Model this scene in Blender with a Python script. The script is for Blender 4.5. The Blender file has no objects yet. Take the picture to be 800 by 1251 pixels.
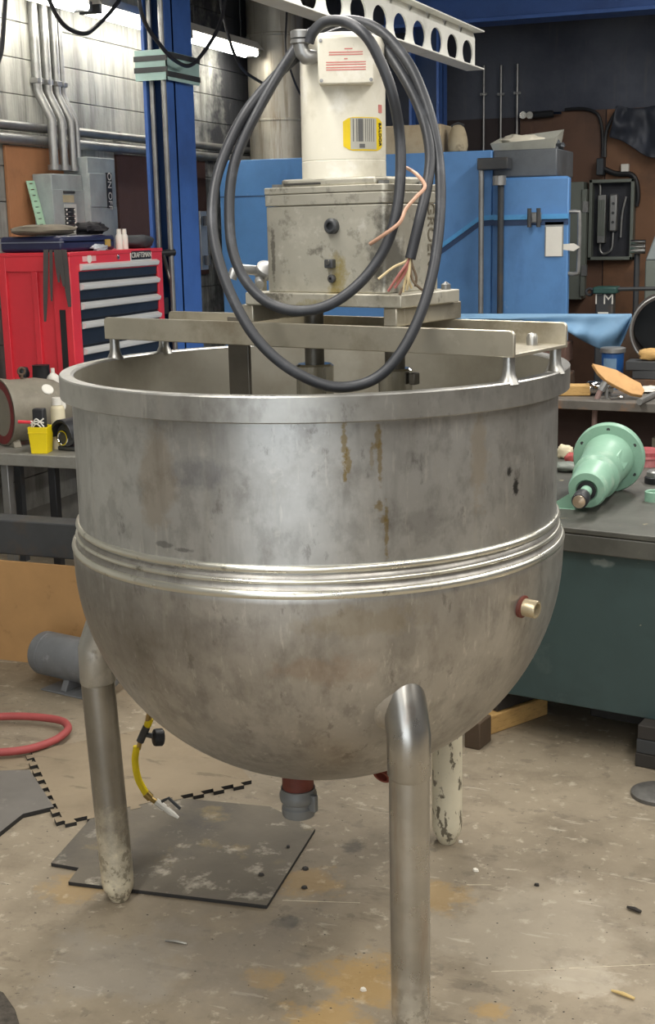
import bpy, bmesh, math, random
from mathutils import Vector, Matrix, noise
random.seed(7)
scene = bpy.context.scene
C = scene.collection

# ------------------------------------------------------------------ camera
F_PX, PITCH, ROLL, H, YAW = 1607.75, .215, .0204, 1.8258, math.radians(21)
camd = bpy.data.cameras.new('camera')
cam = bpy.data.objects.new('camera', camd); C.objects.link(cam)
camd.sensor_fit = 'VERTICAL'; camd.sensor_height = 36.0
camd.lens = F_PX / 1251 * 36.0
camd.clip_start = .05; camd.clip_end = 200
cam.matrix_world = (Matrix.Translation((0, 0, H)) @ Matrix.Rotation(YAW, 4, 'Z') @
                    Matrix.Rotation(math.pi/2 - PITCH, 4, 'X') @ Matrix.Rotation(-ROLL, 4, 'Z'))
scene.camera = cam

# ------------------------------------------------------------------ world, exposure, lamps
w = bpy.data.worlds.new('world'); scene.world = w; w.use_nodes = True
bg = w.node_tree.nodes['Background']
bg.inputs[0].default_value = (.86, .93, 1.0, 1); bg.inputs[1].default_value = 3.2
scene.view_settings.view_transform = 'Standard'; scene.view_settings.look = 'None'
scene.view_settings.gamma = 1; scene.view_settings.use_curve_mapping = False
scene.view_settings.exposure = 0.1

LAMP_SPOTS = [(-1.6, 4.6), (-1.6, 1.6), (.9, 4.9), (.9, 1.4), (-1.6, -1.6), (.9, -1.8), (3.4, 3.0), (3.4, 6.5), (-.2, 8.0)]  # those behind the camera are added to brighten the kettle
LAMP_Z, LAMP_W = 3.72, 74
for lx, ly in LAMP_SPOTS:
    ld = bpy.data.lights.new('shop_lamp_light', 'AREA'); ld.shape = 'RECTANGLE'
    ld.size = .32; ld.size_y = 2.4; ld.energy = LAMP_W; ld.color = (1.0, .965, .91)
    lo = bpy.data.objects.new('shop_lamp_light', ld); C.objects.link(lo)
    lo.location = (lx, ly, LAMP_Z - .02)

# ------------------------------------------------------------------ pixel helpers (photo pixels, 800 x 1251)
_c, _s, _cr, _sr = math.cos(PITCH), math.sin(PITCH), math.cos(ROLL), math.sin(ROLL)
_ca, _sa = math.cos(YAW), math.sin(YAW)
def ray(x, y):
    X, Y = x - 400, y - 625.5
    a, b = (X*_cr - Y*_sr)/F_PX, (X*_sr + Y*_cr)/F_PX
    d = (a, _c - b*_s, -_s - b*_c)
    return Vector((d[0]*_ca - d[1]*_sa, d[0]*_sa + d[1]*_ca, d[2]))
O = Vector((0, 0, H))
def PX(x, y, v): d = ray(x, y); return O + d*(v/d.x)            # on the plane x = v
def PY(x, y, v): d = ray(x, y); return O + d*(v/d.y)            # on the plane y = v
def PZ(x, y, z=0): d = ray(x, y); return O + d*((z - H)/d.z)    # on the plane z
FWD = Vector((-_sa, _ca, 0)); RGT = Vector((_ca, _sa, 0))
def PD(x, y, D): d = ray(x, y); return O + d*(D/d.dot(FWD))     # at a distance straight ahead

# ------------------------------------------------------------------ materials
def srgb(r, g, b):
    f = lambda v: (v/255/12.92) if v/255 <= .04045 else ((v/255 + .055)/1.055)**2.4
    return (f(r), f(g), f(b), 1)
MATS = {}
def M(name, col, rough=.55, metal=0., vary=.18, vscale=6., dirt=None, stretch=(1, 1, 1), bump=.0, bscale=40., world=False, rvar=.12, spec=.5, patches=None, band=None):
    """procedural material: base colour with cloudy variation, up to three dirt layers, rough variation and fine bump"""
    m = bpy.data.materials.new(name); m.use_nodes = True
    nt = m.node_tree; N = nt.nodes; L = nt.links
    b = N['Principled BSDF']
    b.inputs['Metallic'].default_value = metal
    b.inputs['Specular IOR Level'].default_value = spec
    if world:
        src = N.new('ShaderNodeNewGeometry').outputs['Position']
    else:
        src = N.new('ShaderNodeTexCoord').outputs['Object']
    mp = N.new('ShaderNodeMapping'); mp.inputs['Scale'].default_value = stretch
    L.new(src, mp.inputs[0]); vec = mp.outputs[0]
    def nz(scale, detail=5, rough_=.6, v=None):
        t = N.new('ShaderNodeTexNoise'); t.inputs['Scale'].default_value = scale
        t.inputs['Detail'].default_value = detail; t.inputs['Roughness'].default_value = rough_
        L.new(v or vec, t.inputs['Vector']); return t.outputs[0]
    def mix(fac, a, bb):
        x = N.new('ShaderNodeMix'); x.data_type = 'RGBA'
        if hasattr(fac, 'links'): L.new(fac, x.inputs[0])
        else: x.inputs[0].default_value = fac
        for k, q in ((6, a), (7, bb)):
            if hasattr(q, 'links'): L.new(q, x.inputs[k])
            else: x.inputs[k].default_value = q
        return x.outputs[2]
    def ramp(s, lo, hi):
        r = N.new('ShaderNodeMapRange'); r.inputs[1].default_value = lo; r.inputs[2].default_value = hi
        L.new(s, r.inputs[0]); return r.outputs[0]
    def times(s, k):
        q = N.new('ShaderNodeMath'); q.operation = 'MULTIPLY'; L.new(s, q.inputs[0])
        if hasattr(k, 'links'): L.new(k, q.inputs[1])
        else: q.inputs[1].default_value = k
        return q.outputs[0]
    dark = tuple(c*(1-vary) for c in col[:3]) + (1,); lite = tuple(min(1, c*(1+vary)) for c in col[:3]) + (1,)
    out = mix(ramp(nz(vscale), .3, .7), dark, lite)
    for d in dirt or []:
        dc, ds, lo, hi, amt = d[:5]
        v = vec
        if len(d) > 5:
            m2 = N.new('ShaderNodeMapping'); m2.inputs['Scale'].default_value = d[5]; L.new(src, m2.inputs[0]); v = m2.outputs[0]
        out = mix(times(ramp(nz(ds, 6, .65, v), lo, hi), amt), out, dc)
    for pc, cen, rad, ns, amt in patches or []:      # stains and tone patches with a place and shape of their own
        m2 = N.new('ShaderNodeMapping'); m2.vector_type = 'POINT'
        m2.inputs['Scale'].default_value = tuple(1/r for r in rad)
        m2.inputs['Location'].default_value = tuple(-c/r for c, r in zip(cen, rad)); L.new(src, m2.inputs[0])
        ln = N.new('ShaderNodeVectorMath'); ln.operation = 'LENGTH'; L.new(m2.outputs[0], ln.inputs[0])
        ad = N.new('ShaderNodeMath'); ad.operation = 'ADD'; L.new(ln.outputs['Value'], ad.inputs[0]); L.new(times(nz(ns, 5, .7, src), 2.4), ad.inputs[1])
        out = mix(times(ramp(ad.outputs[0], 2.05, 1.65), amt), out, pc)
    if band:                                         # worn paint left on the lower part of a leg: colour, z0, z1, noise scale
        bc, z0, z1, ns, amt = band
        sx = N.new('ShaderNodeSeparateXYZ'); L.new(src, sx.inputs[0])
        ad = N.new('ShaderNodeMath'); ad.operation = 'MULTIPLY_ADD'; L.new(nz(ns, 6, .75, src), ad.inputs[0]); ad.inputs[1].default_value = (z1-z0)*2.2; L.new(sx.outputs[2], ad.inputs[2])
        fac = times(ramp(ad.outputs[0], z1 + (z1-z0)*1.1 , z0 + (z1-z0)*.9), amt)
        out = mix(fac, out, bc)
        out = mix(times(times(ramp(nz(26, 6, .7, src), .53, .58), fac), .85), out, srgb(96, 86, 68))
        iv = N.new('ShaderNodeMath'); iv.operation = 'SUBTRACT'; iv.inputs[0].default_value = 1; L.new(fac, iv.inputs[1])
        L.new(times(iv.outputs[0], metal), b.inputs['Metallic'])
    L.new(out, b.inputs['Base Color'])
    rr = N.new('ShaderNodeMapRange'); rr.inputs[3].default_value = max(.03, rough - rvar); rr.inputs[4].default_value = min(1, rough + rvar)
    L.new(nz(vscale*2.3), rr.inputs[0]); L.new(rr.outputs[0], b.inputs['Roughness'])
    if bump:
        bp = N.new('ShaderNodeBump'); bp.inputs['Strength'].default_value = bump; bp.inputs['Distance'].default_value = .01
        L.new(nz(bscale), bp.inputs['Height']); L.new(bp.outputs[0], b.inputs['Normal'])
    MATS[name] = m
    return m
def emit(name, col, s):
    m = bpy.data.materials.new(name); m.use_nodes = True
    b = m.node_tree.nodes['Principled BSDF']; b.inputs['Base Color'].default_value = col
    b.inputs['Emission Color'].default_value = col; b.inputs['Emission Strength'].default_value = s
    return m

# ------------------------------------------------------------------ mesh builder
class MB:
    def __init__(s): s.v = []; s.f = []
    def add(s, vs, fs):
        n = len(s.v); s.v += [Vector(q) for q in vs]; s.f += [tuple(i + n for i in f) for f in fs]; return s
    def box(s, a, b):
        x0, x1 = sorted((a[0], b[0])); y0, y1 = sorted((a[1], b[1])); z0, z1 = sorted((a[2], b[2]))
        return s.add([(x0,y0,z0),(x1,y0,z0),(x1,y1,z0),(x0,y1,z0),(x0,y0,z1),(x1,y0,z1),(x1,y1,z1),(x0,y1,z1)],
                     [(3,2,1,0),(4,5,6,7),(0,1,5,4),(1,2,6,5),(2,3,7,6),(3,0,4,7)])
    def lathe(s, prof, n=32, M4=None, closed=False, a0=0, a1=2*math.pi, caps=True):
        """prof: (r, z) list turned about the local z axis; M4 places it"""
        M4 = M4 or Matrix(); full = abs(a1 - a0 - 2*math.pi) < 1e-6; base = len(s.v); cols = n if full else n + 1
        for i in range(cols):
            t = a0 + (a1 - a0)*i/n
            for r, z in prof: s.v.append(M4 @ Vector((r*math.cos(t), r*math.sin(t), z)))
        k = len(prof)
        for i in range(n):
            j = (i + 1) % cols
            for q in range(k if closed else k - 1):
                q2 = (q + 1) % k
                a, b_, c_, d_ = base+i*k+q, base+j*k+q, base+j*k+q2, base+i*k+q2
                s.f.append((a, b_, c_, d_))
        if not closed and full and caps:
            if prof[0][0] > 1e-6: s.f.append(tuple(base + i*k for i in reversed(range(n))))
            if prof[-1][0] > 1e-6: s.f.append(tuple(base + i*k + k - 1 for i in range(n)))
        return s
    def cyl(s, p0, p1, r0, r1=None, n=16):
        p0, p1 = Vector(p0), Vector(p1); d = p1 - p0
        M4 = Matrix.Translation(p0) @ d.to_track_quat('Z', 'Y').to_matrix().to_4x4()
        return s.lathe([(r0, 0), (r0 if r1 is None else r1, d.length)], n, M4)
    def tube(s, pts, r, n=10, rad=None):
        pts = [Vector(p) for p in pts]; base = len(s.v); up = None; m = len(pts)
        for i, p in enumerate(pts):
            t = (pts[min(i+1, m-1)] - pts[max(i-1, 0)]).normalized()
            if up is None: up = t.orthogonal().normalized()
            up = (up - t*up.dot(t)).normalized(); side = t.cross(up)
            rr = rad[i] if rad else r
            for k in range(n):
                a = 2*math.pi*k/n; s.v.append(p + (up*math.cos(a) + side*math.sin(a))*rr)
        for i in range(m - 1):
            for k in range(n):
                k2 = (k+1) % n
                s.f.append((base+i*n+k, base+i*n+k2, base+(i+1)*n+k2, base+(i+1)*n+k))
        s.f.append(tuple(base + k for k in reversed(range(n)))); s.f.append(tuple(base + (m-1)*n + k for k in range(n)))
        return s
    def prism(s, poly, ext, M4=None):
        """2D polygon (x, y) in the local xy plane, extruded by ext along local z"""
        M4 = M4 or Matrix(); n = len(poly)
        vs = [M4 @ Vector((x, y, 0)) for x, y in poly] + [M4 @ Vector((x, y, ext)) for x, y in poly]
        fs = [tuple(reversed(range(n))), tuple(range(n, 2*n))] + [(i, (i+1) % n, (i+1) % n + n, i + n) for i in range(n)]
        return s.add(vs, fs)
    def xf(s, M4): s.v = [M4 @ q for q in s.v]; return s
    def build(s, name, mat, parent=None, bevel=0., smooth=35, world=False, seg=2, sub=0, recalc=True):
        vs = s.v
        if world and parent is not None:
            inv = wmat(parent).inverted(); vs = [inv @ q for q in vs]
        me = bpy.data.meshes.new(name); me.from_pydata([tuple(q) for q in vs], [], s.f); me.validate()
        if recalc:
            bm = bmesh.new(); bm.from_mesh(me); bmesh.ops.recalc_face_normals(bm, faces=bm.faces); bm.to_mesh(me); bm.free()
        if smooth:
            me.polygons.foreach_set('use_smooth', [True]*len(me.polygons)); me.set_sharp_from_angle(angle=math.radians(smooth))
        me.materials.append(mat)
        o = bpy.data.objects.new(name, me); C.objects.link(o)
        if parent is not None: o.parent = parent
        if bevel:
            md = o.modifiers.new('bevel', 'BEVEL'); md.width = bevel; md.segments = seg; md.limit_method = 'ANGLE'; md.angle_limit = math.radians(40)
        if sub:
            md = o.modifiers.new('sub', 'SUBSURF'); md.levels = sub; md.render_levels = sub
        return o
def wmat(o):
    m = Matrix.Translation(o.location) @ o.rotation_euler.to_matrix().to_4x4()
    return wmat(o.parent) @ m if o.parent else m
def thing(name, label, cat, loc=(0, 0, 0), rz=0., group=None):
    o = bpy.data.objects.new(name, None); C.objects.link(o); o.location = loc; o.rotation_euler = (0, 0, rz)
    o.empty_display_size = .1
    return tag(o, label, cat, group)
def tag(o, label, cat, group=None, kind=None):
    o['label'] = label; o['category'] = cat
    if group: o['group'] = group
    if kind: o['kind'] = kind
    return o
def struct(o, label=None, cat=None):
    o['kind'] = 'structure'
    if label: o['label'] = label
    if cat: o['category'] = cat
    return o
def dup(o, parent=None):
    c = o.copy(); C.objects.link(c); c.parent = parent
    for ch in o.children: dup(ch, c)
    return c
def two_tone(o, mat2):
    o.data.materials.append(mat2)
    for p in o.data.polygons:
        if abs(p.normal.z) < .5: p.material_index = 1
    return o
def box(name, mat, a, b, parent=None, bevel=0., world=False, **k): return MB().box(a, b).build(name, mat, parent, bevel=bevel, world=world, **k)
def spline(pts, n=8):
    pts = [Vector(p) for p in pts]; out = []
    P = [pts[0]*2 - pts[1]] + pts + [pts[-1]*2 - pts[-2]]
    for i in range(1, len(P) - 2):
        for k in range(n):
            t = k/n; a, b, c, d = P[i-1], P[i], P[i+1], P[i+2]
            out.append(.5*((2*b) + (c-a)*t + (2*a-5*b+4*c-d)*t*t + (3*b-a-3*c+d)*t**3))
    out.append(pts[-1]); return out
def frame(o, x, y, z=None):
    x = Vector(x).normalized(); y = Vector(y).normalized(); z = x.cross(y) if z is None else Vector(z)
    m = Matrix((x, y, z)).transposed().to_4x4(); m.translation = Vector(o); return m
def axis_m(p, d): return Matrix.Translation(Vector(p)) @ Vector(d).to_track_quat('Z', 'Y').to_matrix().to_4x4()
def text(name, s, size, M4, mat, parent, ext=.0006, align='CENTER', sx=1.):
    cu = bpy.data.curves.new(name, 'FONT'); cu.body = s; cu.size = size; cu.extrude = ext; cu.align_x = align; cu.align_y = 'CENTER'
    t = bpy.data.objects.new(name, cu); C.objects.link(t); bpy.context.view_layer.update()
    me = bpy.data.meshes.new_from_object(t.evaluated_get(bpy.context.evaluated_depsgraph_get()))
    bpy.data.objects.remove(t); bpy.data.curves.remove(cu)
    me.name = name
    inv = wmat(parent).inverted() if parent else Matrix()
    me.transform(inv @ M4 @ Matrix.Diagonal((sx, 1, 1, 1))); me.materials.clear(); me.materials.append(mat)
    o = bpy.data.objects.new(name, me); C.objects.link(o); o.parent = parent
    return o

# ------------------------------------------------------------------ palette
steel_dirt = [(srgb(112, 110, 106), 13, .50, .62, .30, (1.2, 1.2, .8)), (srgb(222, 220, 212), 34, .60, .66, .35, (1.4, 1.4, .22)), (srgb(88, 84, 80), 20, .62, .68, .4, (1, 1, .5)), (srgb(92, 86, 78), 2.2, .45, .75, .5), (srgb(188, 184, 172), 9, .58, .72, .28, (3, 3, .35)), (srgb(96, 82, 62), 5, .55, .8, .4)]
m_wood = M('raw timber', srgb(196, 158, 98), .75, dirt=[(srgb(110, 78, 40), 18, .5, .75, .6, (1, 8, 8))], bump=.3)
m_ply = M('plywood sheet', srgb(176, 136, 88), .7, vary=.08, dirt=[(srgb(110, 78, 45), 9, .6, .72, .6)], bump=.08)
m_black = M('black plastic', srgb(30, 31, 34), .5)
m_rubber = M('black rubber cable', srgb(46, 48, 52), .48, vary=.15, dirt=[(srgb(110, 112, 116), 12, .55, .8, .35)])
m_dark = M('dark painted steel', srgb(58, 60, 62), .5, dirt=[(srgb(90, 72, 52), 7, .55, .75, .5)])
m_galv = M('galvanized conduit', srgb(150, 150, 148), .42, .7, dirt=[(srgb(80, 78, 75), 8, .5, .8, .5)])
m_grey = M('grey enamel', srgb(150, 158, 158), .5, dirt=[(srgb(98, 98, 94), 6, .52, .8, .5, (1, 1, .4)), (srgb(168, 132, 84), 3, .68, .75, .5)])
m_red = M('red enamel', srgb(214, 52, 64), .35, vary=.06)
m_white = M('white paint', srgb(225, 222, 212), .45, vary=.06)
m_chrome = M('polished steel', srgb(215, 215, 212), .14, 1., vary=.05)
m_brass = M('brass fitting', srgb(176, 150, 92), .35, .9)
m_blue = M('blue enamel', srgb(86, 134, 188), .42, vary=.08, dirt=[(srgb(45, 78, 130), 4, .55, .8, .5, (1, 1, .4)), (srgb(140, 165, 195), 10, .66, .74, .3)])
m_yellow = M('yellow plastic', srgb(232, 206, 12), .45, vary=.06)
m_rust = M('rusty steel', srgb(92, 72, 58), .8, vary=.25, dirt=[(srgb(140, 92, 52), 7, .5, .7, .7), (srgb(40, 36, 34), 5, .5, .7, .6)], bump=.3)
m_stain = M('worn stainless', srgb(184, 183, 178), .38, .88, vary=.1, dirt=steel_dirt, bump=.02)

# ------------------------------------------------------------------ setting
Pw = lambda x, y, z=0: tuple(PZ(x, y, z))
yel = srgb(168, 132, 64); dk = srgb(74, 68, 60); lt = srgb(176, 166, 148)
fl = []
for (x, y, rx, c, a, ns) in [(440, 1195, .15, yel, .55, 7), (395, 1250, .14, yel, .55, 8), (320, 1195, .07, yel, .4, 14), (375, 1080, .12, yel, .35, 12), (540, 1095, .12, yel, .4, 14), (90, 1085, .12, yel, .35, 13),
                             (350, 1127, .045, srgb(52, 50, 47), .9, 22), (270, 1160, .3, srgb(120, 112, 100), .6, 3), (645, 1140, .4, lt, .35, 4), (600, 1235, .05, yel, .5, 20),
                             (710, 1195, .12, lt, .5, 16), (432, 1035, .05, dk, .7, 18), (140, 1180, .25, srgb(140, 134, 124), .5, 4)]:
    p = Pw(x, y); fl.append((c, (p[0], p[1], 0), (rx, rx, 9), ns, a))
m_floor = M('concrete floor', srgb(146, 134, 114), .62, vary=.12, vscale=1.4, world=True, bump=.12, bscale=60, rvar=.14,
            dirt=[(srgb(100, 90, 74), 1.1, .42, .7, .75), (srgb(104, 93, 76), 5.5, .5, .72, .65), (srgb(188, 178, 158), 20, .58, .68, .6), (srgb(92, 84, 72), 15, .58, .64, .4), (srgb(196, 188, 170), 7, .63, .66, .4, (.5, 3, 1)), (srgb(78, 70, 60), 38, .64, .71, .75), (srgb(96, 86, 72), 9, .6, .66, .45, (.35, 1.2, 1))], patches=fl)
floor = struct(MB().box((-4.6, -7, -.15), (7.2, 11.8, 0)).build('floor', m_floor, smooth=0), 'worn dusty brown concrete workshop floor with yellow paint stains', 'floor')

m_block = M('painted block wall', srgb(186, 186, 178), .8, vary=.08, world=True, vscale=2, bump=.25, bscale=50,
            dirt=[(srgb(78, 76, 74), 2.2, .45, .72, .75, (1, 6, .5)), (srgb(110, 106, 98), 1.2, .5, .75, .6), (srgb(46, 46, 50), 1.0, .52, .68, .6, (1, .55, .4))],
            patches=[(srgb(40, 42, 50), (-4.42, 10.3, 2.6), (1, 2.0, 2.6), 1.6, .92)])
m_mort = M('wall mortar', srgb(128, 126, 120), .9, world=True)
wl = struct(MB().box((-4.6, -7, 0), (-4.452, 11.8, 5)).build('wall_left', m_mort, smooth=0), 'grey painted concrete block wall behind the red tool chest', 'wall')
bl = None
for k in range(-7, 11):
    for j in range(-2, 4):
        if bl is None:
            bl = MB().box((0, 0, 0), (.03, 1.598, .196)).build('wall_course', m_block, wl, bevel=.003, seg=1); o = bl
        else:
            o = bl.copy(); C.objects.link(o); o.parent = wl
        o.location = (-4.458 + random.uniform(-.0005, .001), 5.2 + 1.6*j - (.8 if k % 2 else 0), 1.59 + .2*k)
YB = 11.6
m_back = M('dark block wall', srgb(94, 98, 108), .85, vary=.15, world=True, vscale=1.2, bump=.2, bscale=30,
           dirt=[(srgb(44, 48, 64), 1.0, .4, .7, .7), (srgb(120, 118, 110), 3, .58, .78, .35, (5, 1, .5))])  # dark navy tone varied at random
wb = struct(MB().box((-4.6, YB, 0), (7.2, YB + .15, 5)).build('wall_back', m_back, smooth=0), 'dark back wall lined with brown plywood', 'wall')
struct(box('wall_right', m_back, (7.05, -7, 0), (7.2, 11.8, 5)), 'plain wall on the far right side of the workshop', 'wall')
fw = MB().box((-4.6, -7.15, 0), (-2.6, -7, 5)).box((3.4, -7.15, 0), (7.2, -7, 5)).box((-2.6, -7.15, 3.6), (3.4, -7, 5))  # gap added as a doorway so daylight reaches the kettle front
struct(fw.build('wall_front', m_block, smooth=0), 'unseen workshop wall with a wide doorway added to let in daylight', 'wall')
m_ceil = M('dark roof deck', srgb(60, 62, 70), .9, world=True)
struct(box('ceiling', m_ceil, (-4.6, -7.15, 5), (7.2, 11.8, 5.15)), 'dark roof deck above the workshop', 'ceiling')

# plywood lining of the back wall, board by board
m_pb = M('brown stained plywood', srgb(104, 76, 60), .7, vary=.12, world=True, vscale=1.3, dirt=[(srgb(56, 44, 40), 1.6, .45, .72, .7), (srgb(150, 110, 82), 5, .6, .8, .4, (3, 1, .4))])
m_pb2 = M('dark stained plywood', srgb(58, 50, 50), .75, vary=.15, world=True, vscale=1.3)
m_pb3 = M('warm brown plywood', srgb(128, 92, 66), .7, vary=.12, world=True, vscale=1.6, dirt=[(srgb(74, 54, 44), 2.6, .48, .7, .7)])
yb = YB - .02
zt = PY(690, 136, yb).z; xs = [PY(541, 200, yb).x, PY(634, 200, yb).x, PY(739, 200, yb).x, PY(739, 200, yb).x + 1.25]
for i, (mm, x0, x1) in enumerate([(m_pb2, xs[0], xs[1]), (m_pb, xs[1], xs[2]), (m_pb3, xs[2], xs[3]), (m_pb, xs[3], xs[3] + 1.25)]):
    box('plywood_panel', mm, (x0 + .004, YB - .02, .02), (x1 - .004, YB + .01, zt - (.0 if i else .03)), wb, bevel=.003)
# floor marks: chipped paint line pieces lying in the concrete
m_line = M('worn white line', srgb(190, 180, 158), .7, vscale=30, vary=.2)
for (a, b) in [((345, 1100), (440, 1103)), ((600, 1187), (690, 1184)), ((695, 1183), (800, 1178)), ((570, 1081), (600, 1081))]:
    p, q = PZ(*a), PZ(*b); d = (q - p).normalized(); n = Vector((-d.y, d.x, 0))*.0014
    MB().add([p - n + Vector((0, 0, .0006)), q - n*.4 + Vector((0, 0, .0006)), q + n*.4 + Vector((0, 0, .0006)), p + n + Vector((0, 0, .0006)), p - n - Vector((0,0,.002)), q - n*.4 - Vector((0,0,.002)), q + n*.4 - Vector((0,0,.002)), p + n - Vector((0,0,.002))],
             [(0, 1, 2, 3), (0, 4, 5, 1), (1, 5, 6, 2), (2, 6, 7, 3), (3, 7, 4, 0), (7, 6, 5, 4)]).build('paint_line', m_line, floor)

# overhead shop lamps (out of the photograph, they light the room): housing round each area light
for lx, ly in LAMP_SPOTS:
    t = thing('strip_lamp', 'unseen white twin tube strip lamp hung from the roof', 'lamp', (lx, ly, LAMP_Z), 0, 'strip lamps hung from the roof')
    MB().box((-.2, -1.25, .02), (.2, 1.25, .07)).add([(-.2, -1.25, .02), (-.2, 1.25, .02), (-.24, 1.25, -.04), (-.24, -1.25, -.04)], [(0, 1, 2, 3)]).add([(.2, -1.25, .02), (.2, 1.25, .02), (.24, 1.25, -.04), (.24, -1.25, -.04)], [(0, 1, 2, 3)]).build('housing', m_white, t)
    for yy in (-1, 1): MB().cyl((0, yy, .07), (0, yy, 5 - LAMP_Z), .006, n=6).build('hanger', m_galv, t)

# ------------------------------------------------------------------ the mixing kettle
KX, KY, KROT = -1.1864, 3.0237, math.radians(-14.9)
kettle = thing('mixing_kettle', 'large round stainless steel mixing kettle on three pipe legs', 'kettle', (KX, KY, 0), KROT)
KM = wmat(kettle); KI = KM.inverted()
yd = srgb(136, 112, 40); ddk = srgb(52, 52, 52)
def on_shell(x, y, r):        # local point where the photo ray meets the cylinder of radius r
    o, d = KI @ O, KI.to_3x3() @ ray(x, y)
    a = d.x**2 + d.y**2; b = 2*(o.x*d.x + o.y*d.y); c = o.x**2 + o.y**2 - r*r
    t = (-b - math.sqrt(max(0, b*b - 4*a*c)))/(2*a); return o + d*t
def on_bowl(x, y, a=.611, b=.585, zc=1.035):
    o, d = KI @ O, KI.to_3x3() @ ray(x, y); o = o - Vector((0, 0, zc))
    S = Vector((1/a, 1/a, 1/b)); o = Vector([p*q for p, q in zip(o, S)]); d = Vector([p*q for p, q in zip(d, S)])
    A_, B_, C_ = d.dot(d), 2*o.dot(d), o.dot(o) - 1; t = (-B_ - math.sqrt(max(0, B_*B_ - 4*A_*C_)))/(2*A_)
    p = o + d*t; return Vector((p.x*a, p.y*a, p.z*b + zc))
sp = []
for (x, y, rx, rz, c, a, ns) in [(468, 634, .012, .01, yd, .6, 80), (458, 545, .012, .008, yd, .5, 80), (420, 537, .007, .06, yd, .65, 70), (425, 565, .008, .035, yd, .65, 70), (422, 582, .006, .014, yd, .7, 70), (462, 530, .008, .035, yd, .55, 60), (464, 560, .006, .06, yd, .6, 70), (463, 618, .012, .012, yd, .6, 80), (472, 650, .006, .07, yd, .6, 70), (454, 560, .006, .03, yd, .35, 60),
                                 (622, 578, .014, .014, ddk, .9, 40), (630, 594, .013, .022, ddk, .95, 40), (200, 665, .035, .007, ddk, .45, 24), (225, 672, .03, .006, ddk, .5, 24), (245, 580, .09, .035, srgb(104, 106, 116), .35, 10),
                                 (585, 560, .03, .12, srgb(176, 158, 128), .4, 20), (190, 590, .06, .1, srgb(160, 138, 104), .35, 9), (520, 640, .1, .04, srgb(104, 102, 98), .3, 12)]:
    p = on_shell(x, y, .593); sp.append((c, tuple(p), (rx*1.15, rx*1.15, rz*1.2), ns, a))
m_shell = M('worn stainless shell', srgb(190, 190, 187), .38, .84, vary=.12, vscale=3.2, dirt=steel_dirt + [(srgb(205, 203, 196), 26, .6, .66, .3, (1, 1, 1)), (srgb(104, 102, 98), 3.4, .52, .72, .45, (3, 3, .5))], bump=.03, bscale=18, patches=sp)
jp = []
for (x, y, rx, rz, c, a, ns) in [(390, 820, .14, .05, srgb(150, 122, 96), .3, 9), (255, 775, .12, .06, srgb(116, 112, 110), .3, 9), (430, 760, .2, .04, srgb(150, 138, 112), .4, 8)]:
    p = on_bowl(x, y); jp.append((c, tuple(p), (rx, rx, rz), ns, a))
m_jack = M('worn stainless jacket', srgb(180, 177, 171), .40, .82, vary=.12, vscale=2.6, dirt=steel_dirt + [(srgb(212, 208, 200), 20, .62, .67, .35, (5, 5, .6)), (srgb(84, 76, 68), 1.8, .45, .72, .55), (srgb(104, 97, 90), 11, .52, .64, .22, (2, 2, .6))], bump=.03, bscale=16, patches=jp)  # last dirt layer also darkens the bowl against light bounced off the floor
m_bead = M('polished weld bead', srgb(214, 212, 200), .3, .9, vary=.08, dirt=[(srgb(90, 82, 66), 14, .62, .7, .7)])
RS, RI = .593, .586
ZR = 1.4906
MB().lathe([(RI, ZR - .004), (RS, ZR - .004), (RS, 1.07), (RI, 1.07)], 128, closed=True).build('shell', m_shell, kettle)
inner = [(RI, 1.09)] + [(RI*math.cos(a), 1.035 - .545*math.sin(a)) for a in [i*math.pi/2/16 for i in range(17)]]
m_inn = M('dull stainless inside', srgb(174, 170, 158), .5, .65, vary=.12, vscale=3, dirt=[(srgb(120, 108, 84), 2.5, .48, .72, .5)])
MB().lathe(inner, 96, caps=False).build('inner_bowl', m_inn, kettle)
MB().lathe([(RI - .001, 1.085), (RI - .001, ZR - .005)], 128, caps=False).build('inner_wall', m_inn, kettle)
MB().lathe([(RI, ZR - .057), (.6135, ZR - .057), (.62, ZR - .054), (.62, ZR - .003), (.617, ZR), (.592, ZR), (.588, ZR - .003)], 128, closed=True).build('rim', m_stain, kettle)
pj = [(RS + .001, 1.136)]
jk = [(RS + .0005, 1.112), (.598, 1.106), (.600, 1.098), (.598, 1.092), (.6, 1.084), (.606, 1.078), (.610, 1.070), (.6125, 1.062), (.612, 1.05)] + [(.611*math.cos(a), 1.035 - .585*math.sin(a)) for a in [i*math.pi/2/28 for i in range(29)]]
jk[-1] = (0.0, 1.035 - .585)
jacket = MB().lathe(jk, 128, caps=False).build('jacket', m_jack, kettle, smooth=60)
def ring(R, z, rr, rz=None, mat=m_bead, n=128, nm='bead', par=jacket):
    rz = rz or rr
    return MB().lathe([(R + rr*math.cos(a), z + rz*math.sin(a)) for a in [i*2*math.pi/10 for i in range(10)]], n, closed=True).build(nm, mat, par, smooth=60)
ring(.5945, 1.124, .008, .0085); ring(.599, 1.0985, .0055, .005); ring(.6065, 1.071, .008, .0105)

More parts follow.
